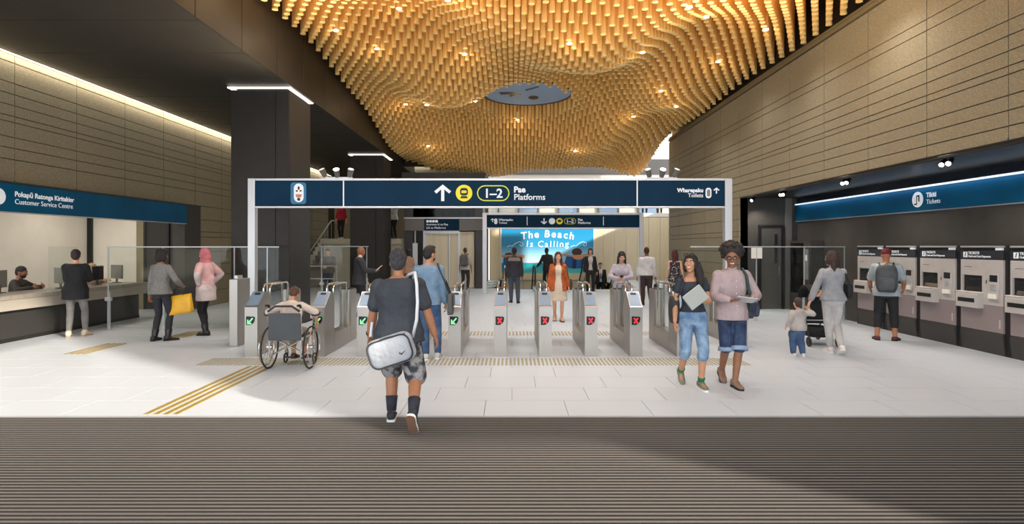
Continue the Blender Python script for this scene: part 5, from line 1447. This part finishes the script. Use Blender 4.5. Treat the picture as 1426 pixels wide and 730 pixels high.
# ---- 11 woman reading a phone
p = Person('dark haired woman in lilac sweater reading her phone behind a red cross gate', (2.42, 12.7, 0), 172, 1.66, 'f', 1.0, 'light', head=(6, 24), hands=((-.03, .28, 1.14), (.07, .27, 1.12)), poles=((-1, -.3, -.4), (1, -.3, -.4)), palms=((.5, .2, .8), (-.5, .2, .8)), lod=1, curl=.8)
p.top(col_mat('sweater', (182, 174, 184)), 1.88, -.08, .024, .018, name='sweater'); p.bottom(M_char, 1.95, .014, .018); p.shoes(M_shoe_k); p.hair((38, 28, 26), 'longfront'); p.facefeat()
t = at_thing(p, 'phone', 'black phone in the hands of the woman in the lilac sweater', 'phone')
ob('case', MB().bbox(-.035, .035, -.07, .07, -.005, .005, .003), M_blackg, t, loc=(.015, .36, 1.12), rot=(R(35), 0, 0))

# ---- 12 man in white shirt
p = Person('man in white shirt and brown trousers walking away with a black bag', (4.03, 17.2, 0), 0, 1.73, 'm', 1.08, 'brown', feet=((-.08, .16), (.10, -.12)), fpitch=(0, 25), hands=((-.27, .06, .86), (.29, .04, .80)), lod=2)
p.top(M_wshirt, 1.9, -.02, .024, .014, name='shirt', collar=True); p.bottom(col_mat('cloth', (66, 46, 46)), 1.95, .016, .018); p.shoes(M_shoe_k); p.hair((74, 40, 34), 'crop')
t = at_thing(p, 'briefcase', 'soft black bag in the right hand of the man in the white shirt', 'bag')
ob('body', soft_box(.10, .34, .26), M_blk, t, loc=(.30, .05, .38), smooth=True); strap('handle', [(.30, -.04, .62), (.30, .0, .71), (.30, .1, .71), (.30, .14, .62)], .010, M_blk, t)

# ---- 13 woman in floral dress
p = Person('woman with long auburn hair in dark floral dress beside the right stone wall', (4.62, 16.3, 0), -20, 1.66, 'f', 1.0, 'light', head=(20, 0), lod=2)
p.skirt(mat('floral', (36, 36, 46), .8, col2=(206, 200, 200), scale=26, lo=.58, hi=.66), -.42, .47, .014, .12, 'dress'); p.shoes(M_shoe_k); p.hair((92, 36, 30), 'long')

# ---- 14 man with backpack at the lift
p = Person('man in pale shirt with grey backpack waiting at the lift', (-1.84, 22.6, 0), -8, 1.70, 'm', 1.0, 'tan', head=(12, 0), lod=2)
p.top(col_mat('cloth', (206, 198, 188)), 1.0, -.06, .022, .02, name='shirt'); p.bottom(M_char, 1.95, .014, .018); p.shoes(M_shoe_k); p.hair((92, 62, 48), 'crop')
def backpack(P, label, col, w=.32, h=.46, z=.98, y=-.22):
    t = at_thing(P, 'backpack', label, 'backpack'); m = mat('nylon %d %d %d' % col, col, .6, col2=tuple(int(q*.8) for q in col), scale=8, bump=.4, bscale=10)
    ob('body', soft_box(w, .20, h), m, t, loc=(0, y, z), smooth=True)
    ob('front_pocket', soft_box(w*.78, .08, h*.5), m, t, loc=(0, y - .115, z + .03), smooth=True)
    for s in (-1, 1):
        strap('strap', [(s*.09, y + .08, z + h - .05), (s*.115, -.04, z + h + .04), (s*.12, .10, z + h - .05), (s*.135, .14, z + h*.6), (s*.17, .02, z + .12), (s*.13, y + .07, z + .06)], .016, m, t)
    ob('top_handle', MB().tube([(-.04, y + .02, z + h - .01), (0, y + .02, z + h + .035), (.04, y + .02, z + h - .01)], .008, 6), m, t)
    return t
backpack(p, 'grey backpack on the man waiting at the lift', (96, 96, 96))

# ---- 15, 16 near the columns
p = Person('bald man in charcoal suit checking papers in front of the far column', (-3.87, 14.6, 0), -75, 1.76, 'm', 1.05, 'brown', head=(0, 14), hands=((-.02, .33, 1.12), (.10, .36, 1.15)), poles=((-.6, -.8, -.6), (.6, -.8, -.6)), palms=((.3, .2, 1), (-.3, .2, 1)), lod=1, curl=.7)
p.top(col_mat('cloth', (46, 47, 52)), 1.93, -.13, .032, .02, name='jacket'); p.bottom(M_blk, 1.95, .016, .018); p.shoes(M_shoe_k)
ob('collar', MB().cone(p.neck + V((0, 0, .0)), p.neck + V((0, .01, .05)), .066, .062, 14), M_wshirt, p.t, smooth=True)
t = at_thing(p, 'papers', 'white papers held by the bald man in the charcoal suit', 'papers')
ob('sheet', MB().bbox(-.09, .09, -.11, .11, -.003, .003, .002), M_white, t, loc=(.04, .47, 1.22), rot=(R(40), 0, 0))
p = Person('woman with dark hair in beige top standing by the lift post', (-3.52, 19.6, 0), 40, 1.66, 'f', 1.0, 'mid', lod=2)
p.top(col_mat('cloth', (176, 140, 118)), .9, -.05, .018, .02, name='top'); p.bottom(M_char, 1.95, .014, .018); p.shoes(M_shoe_k); p.hair((34, 26, 24), 'bob')

# ---- 17, 18, 19 at the stairs
p = Person('man in grey sweater standing at the rail below the stairs', (-6.40, 20.0, 0), 178, 1.68, 'm', 1.15, 'light', head=(0, 20), hands=((-.06, .28, 1.10), (.08, .28, 1.10)), poles=((-1, -.3, -.3), (1, -.3, -.3)), lod=2)
p.top(col_mat('cloth', (104, 98, 90)), 1.9, -.05, .026, .018, name='sweater'); p.bottom(col_mat('cloth', (50, 56, 78)), 1.95, .016, .018); p.shoes(M_shoe_k); p.hair((120, 104, 92), 'crop')
p = Person('woman in red top and black trousers standing on the stair landing', (-7.72, 26.0, 2.09), 178, 1.68, 'f', 1.0, 'light', lod=2, feet=((-.06, .05), (.08, -.05)))
p.top(col_mat('cloth', (178, 30, 48)), 1.5, -.04, .018, .02, name='top'); p.bottom(M_blk, 1.95, .014, .018); p.shoes(mat('pale shoe', (206, 200, 190), .6)); p.hair((64, 42, 34), 'long')
p = Person('person in white shirt leaning with hands up on the landing beside the lift', (-5.38, 26.2, 2.09), 150, 1.72, 'm', 1.0, 'light', hands=((-.12, .25, 1.45), (.1, .28, 1.45)), lod=2, side=4)
p.top(M_wshirt, 1.5, -.04, .022, .02, name='shirt'); p.bottom(M_blk, 1.95, .014, .018); p.shoes(M_shoe_k); p.hair((58, 40, 34), 'short')

# ---- 20, 21, 22 at the service centre
p = Person('customer in loose black sweater and grey jeans with folded arms at the counter', (-8.62, 11.35, 0), 22, 1.70, 'f', 1.04, 'light', feet=((-.11, -.02), (.15, .05)), fyaw=(10, -22), head=(4, 4), hands=((.06, .24, 1.14), (-.04, .26, 1.18)), poles=((-1, -.2, -.5), (1, -.2, -.5)), lod=1)
p.top(col_mat('sweater', (20, 21, 28)), 1.88, -.17, .050, .03, name='sweater', flare=.05); p.bottom(col_mat('denim grey', (126, 124, 122)), 1.95, .010, .012, name='jeans')
p.shoes(mat('beige sneaker', (206, 190, 170), .7), mat('tan sole', (176, 150, 128), .7), h=.03, k=1.15); p.hair((44, 28, 28), 'short')
p = Person('woman in grey blazer and black trousers with a yellow tote', (-6.63, 10.85, 0), -12, 1.72, 'f', 1.04, 'tan', feet=((-.11, -.04), (.12, .04)), fyaw=(6, -40), head=(-10, 4), hands=((-.27, .02, .82), (.24, .24, 1.04)), poles=(None, (.8, -.8, -.3)), lod=1, palms=(None, (-.6, 0, .8)))
p.top(col_mat('blazer', (128, 126, 124), c2=(110, 108, 107), scale=30, bump=.4), 1.93, -.03, .024, .018, name='blazer', flare=.25); p.bottom(col_mat('cloth', (38, 40, 46)), 1.85, .010, .012)
p.shoes(M_shoe_k, M_solek, boot=.28, name='boot'); p.hair((26, 22, 26), 'bob')
t = at_thing(p, 'tote_bag', 'bright yellow leather tote on the arm of the woman in the grey blazer', 'bag')
M_yt = mat('yellow leather', (226, 172, 30), .45, col2=(208, 154, 24), scale=6, bump=.25, bscale=10)
rings = [[(x*(1 + .10*z), y*(1 - .5*z/.36), z) for x, y in rrect_poly(0, 0, .44, .17, .05, 3)] for z in (0, .06, .18, .30, .36)]
bo = ob('body', MB().loft(rings), M_yt, t, loc=(.30, .17, .50), smooth=True, rot=(0, R(-8), R(14)))
for s in (-1, 1): ob('handle', MB().tube([(-.11, s*.04, .35), (-.08, s*.035, .47), (0, s*.01, .53), (.08, s*.035, .47), (.11, s*.04, .35)], .009, 6), M_char, bo, smooth=True)
p = Person('woman in pink head scarf and poncho with hands on hips in black leggings', (-6.16, 11.55, 0), 80, 1.72, 'f', 1.04, 'light', feet=((-.06, -.06), (.08, .06)), head=(0, 4), hands=((-.22, -.02, 1.04), (.22, .02, 1.04)), poles=((-1, -.5, 0), (1, -.5, 0)), lod=1, hdirs=((.5, .5, -.6), (-.5, .5, -.6)))
p.top(col_mat('top', (222, 206, 206)), 1.9, -.22, .032, .022, name='tunic', flare=.05); p.bottom(M_blk, 1.9, .006, .006, name='leggings')
mb = MB(); p.torso(mb, .12, .545, .045, flare=.0); 
for i in range(2): mb.cone(p.sh[i], p.sh[i].lerp(p.elb[i], .75), .085*p.s, .075*p.s, 12)
mb.cone(p.hip + V((0, -.12, .22)), p.hip + V((0, -.14, .0)), .08, .02, 10)
p.piece('poncho', mb, col_mat('poncho', (228, 188, 186), c2=(212, 166, 166)))
p.shoes(M_shoe_k, M_solek, boot=.30, name='boot'); p.hair((230, 120, 132), 'scarf', 'head_scarf', col_mat('head scarf', (214, 122, 132)))
def clerk(label, x, y, face, skin, topc, hairc, style, sex='m'):
    p = Person(label, (x, y, 0), face, 1.72, sex, 1.05, skin, lean=8, hipz=.55, feet=((-.12, .38), (.12, .38)), knee=((-.1, 1, 1), (.1, 1, 1)), hands=((-.2, .38, .93), (.2, .38, .93)), poles=((-1, -.6, -.4), (1, -.6, -.4)), lod=1, head=(0, 4))
    p.top(topc, 1.9, -.05, .026, .018, name='jacket', collar=True); p.bottom(M_blk, 1.9, .014); p.shoes(M_shoe_k)
    if style == 'scarf': p.hair(hairc, 'scarf', 'head_scarf', col_mat('tan scarf', hairc))
    else: p.hair(hairc, style)
    p.facefeat()
    s = thing('office_stool', 'dark swivel stool under ' + label.split(' seated')[0], 'stool', (x, y, 0))
    ob('seat', MB().cyl((0, 0, .40), (0, 0, .47), .20, .21, 18), M_blk, s); ob('pole', MB().cyl((0, 0, .03), (0, 0, .40), .03), M_chrome, s)
    ob('base', MB().cyl((0, 0, 0), (0, 0, .03), .22, .20, 18), M_chrome, s)
    return p
p = clerk('bearded clerk in dark jacket seated behind the service counter', -10.40, 12.05, -75, 'brown', col_mat('cloth', (48, 46, 44)), (22, 20, 20), 'short')
ob('beard', MB().ell(p.hc - p.HF[2]*.070 + p.HF[1]*.036, .060, .064, .055, p.HF), mat('beard black', (26, 20, 18), .8), p.t, smooth=True)
clerk('clerk in tan head scarf seated near the far end of the counter', -10.42, 14.1, -70, 'light', col_mat('cloth', (140, 116, 98)), (190, 150, 116), 'scarf', 'f')

# ---- 25 man at the ticket machines
p = Person('man in maroon cap and black three quarter pants using a ticket machine', (7.10, 10.9, 0), -32, 1.72, 'm', 1.12, 'tan', feet=((-.15, -.02), (.14, .03)), fyaw=(16, -22), head=(4, 8), hands=((-.26, .26, .98), (.28, .24, .98)), lod=1)
p.top(col_mat('tee', (164, 176, 184)), .75, -.07, .026, .03, name='tee_shirt', flare=.2); p.bottom(M_blk, 1.55, .022, .018, name='pants'); p.shoes(mat('maroon sandal', (86, 34, 36), .6), M_solek, h=-.02)
p.hair((118, 30, 38), 'cap', 'cap', col_mat('cap', (118, 30, 38)))
backpack(p, 'charcoal grey backpack on the man in the maroon cap', (72, 76, 80), .36, .50, .93, -.235)

# ---- 26 mother, 27 toddler, stroller
p = Person('mother with long brown hair in grey sweatshirt holding a toddler by the hand', (5.33, 9.55, 0), -6, 1.69, 'f', 1.06, 'light', feet=((.02, .14), (.06, -.18)), fpitch=(0, 28), fyaw=(6, -6), head=(32, 2), hands=((-.42, -.06, .83), (-.02, .38, 1.02)), poles=((-.6, -1, 0), (1, -.3, -.3)), lod=1)
p.top(col_mat('sweatshirt', (158, 160, 166)), 1.9, -.02, .028, .02, name='sweatshirt', flare=.05); p.bottom(col_mat('pants', (196, 192, 190)), 1.95, .012, .016, name='pants'); p.shoes(mat('white sneaker', (222, 212, 208), .7), M_solew); p.hair((70, 48, 42), 'long')
t = at_thing(p, 'shoulder_bag', 'small black shoulder bag on the right side of the mother', 'bag')
ob('body', soft_box(.09, .22, .24), M_blk, t, loc=(.265, .06, .92), smooth=True); strap('strap', [(.26, -.03, 1.14), (.17, -.06, 1.34), (.13, .02, 1.42), (.19, .12, 1.3), (.26, .14, 1.14)], .009, M_blk, t)
p = Person('toddler in beige hooded top and blue jeans holding the mother by the hand', (4.66, 9.36, 0), 4, .88, 'm', 1.25, 'light', feet=((-.13, .05), (.14, -.03)), hands=((-.34, .06, .95), (.42, .12, 1.46)), poles=(None, (.5, -1, -.5)), lod=1, child=True)
p.top(col_mat('hoodie', (186, 178, 172)), 1.9, -.10, .05, .03, name='hooded_top', flare=.1)
ob('hood', MB().ell(p.neck + V((0, -.055, -.02)), .085, .04, .06), col_mat('hoodie', (186, 178, 172)), p.t, smooth=True)
p.bottom(J_mid, 1.9, .05, .045, name='jeans'); p.shoes(mat('white sneaker', (222, 212, 208), .7), M_solew); p.hair((78, 54, 46), 'short')
sr_ = thing('stroller', 'black folding stroller pushed by the mother', 'stroller', (5.55, 10.55, 0), R(-4))
M_sf = mat('stroller frame', (52, 52, 54), .4, .5)
for s in (-1, 1):
    ob('side_frame', MB().tube([(s*.22, -.42, 1.0), (s*.22, -.30, .82), (s*.20, .42, .14)], .013, 8).tube([(s*.22, -.10, .62), (s*.24, -.36, .12)], .012, 8), M_sf, sr_, smooth=True)
    for yy in (-.36, .42):
        w = ob('wheel', MB().tube([(s*.25, yy + .075*math.cos(a), .092 + .075*math.sin(a)) for a in [2*math.pi*k/18 for k in range(18)]], .017, 7, closed=True), M_tyre, sr_, smooth=True)
        ob('hub', MB().cyl((s*.235, yy, .092), (s*.265, yy, .092), .045, n=12), M_sf, w)
ob('handlebar', MB().tube([(-.22, -.42, 1.0), (-.2, -.47, 1.03), (.2, -.47, 1.03), (.22, -.42, 1.0)], .017, 8), M_black, sr_, smooth=True)
ob('seat_shell', MB().loft([[(x, -.12 - .25*(z - .45), z) for x in (-.19, .19)] + [(x, -.06 - .25*(z - .45), z) for x in (.19, -.19)] for z in (.42, .6, .8, .93)]), M_blk, sr_)
ob('seat_base', MB().bbox(-.19, .19, -.10, .28, .38, .45, .02), M_blk, sr_)
mb = MB(); rings = []
for k in range(9):
    a = R(-70 + 150*k/8); rings.append([(x, -.10 + (.30*math.sin(a) + .02), .78 + .30*math.cos(a)) for x in (-.21, -.19, 0, .19, .21)] + [(x, -.10 + (.275*math.sin(a) + .02), .78 + .275*math.cos(a)) for x in (.21, .19, 0, -.19, -.21)])
ob('canopy', mb.loft(rings), M_blk, sr_)
ob('basket', soft_box(.38, .46, .18, .12), M_blk, sr_, loc=(0, -.06, .15), smooth=True)
ob('rear_axle', MB().cyl((-.24, -.36, .12), (.24, -.36, .12), .012), M_alu, sr_)
ob('brace_bar', MB().cyl((-.22, -.17, .45), (.22, -.17, .45), .012), M_alu, sr_)

# two small figures on the upper gallery
for x, lab, c in ((7.2, 'person in dark coat on the upper gallery nearer the poster', (44, 46, 56)), (8.0, 'person in rust coat on the upper gallery by the stone wall', (150, 96, 70))):
    p = Person(lab, (x, 31.2, 3.5), 170, 1.7, 'm', 1.0, 'tan', lod=2)
    p.top(col_mat('cloth', c), 1.9, -.15, .03, .02, name='coat'); p.bottom(M_blk, 1.95, .014); p.shoes(M_shoe_k); p.hair((40, 30, 26), 'short')

gb = thing('gallery_balustrade', 'clear glass balustrade along the upper gallery edge', 'balustrade', (4, 30.26, 3.5))
for k in range(8): ob('glass_pane', MB().box(-5.1 + 1.33*k, -3.8 + 1.33*k, 0, .012, .02, .95), M_glass, gb)
ob('top_rail', MB().box(-5.15, 5.5, -.02, .03, .95, 1.0), M_alu, gb)
finish_people()
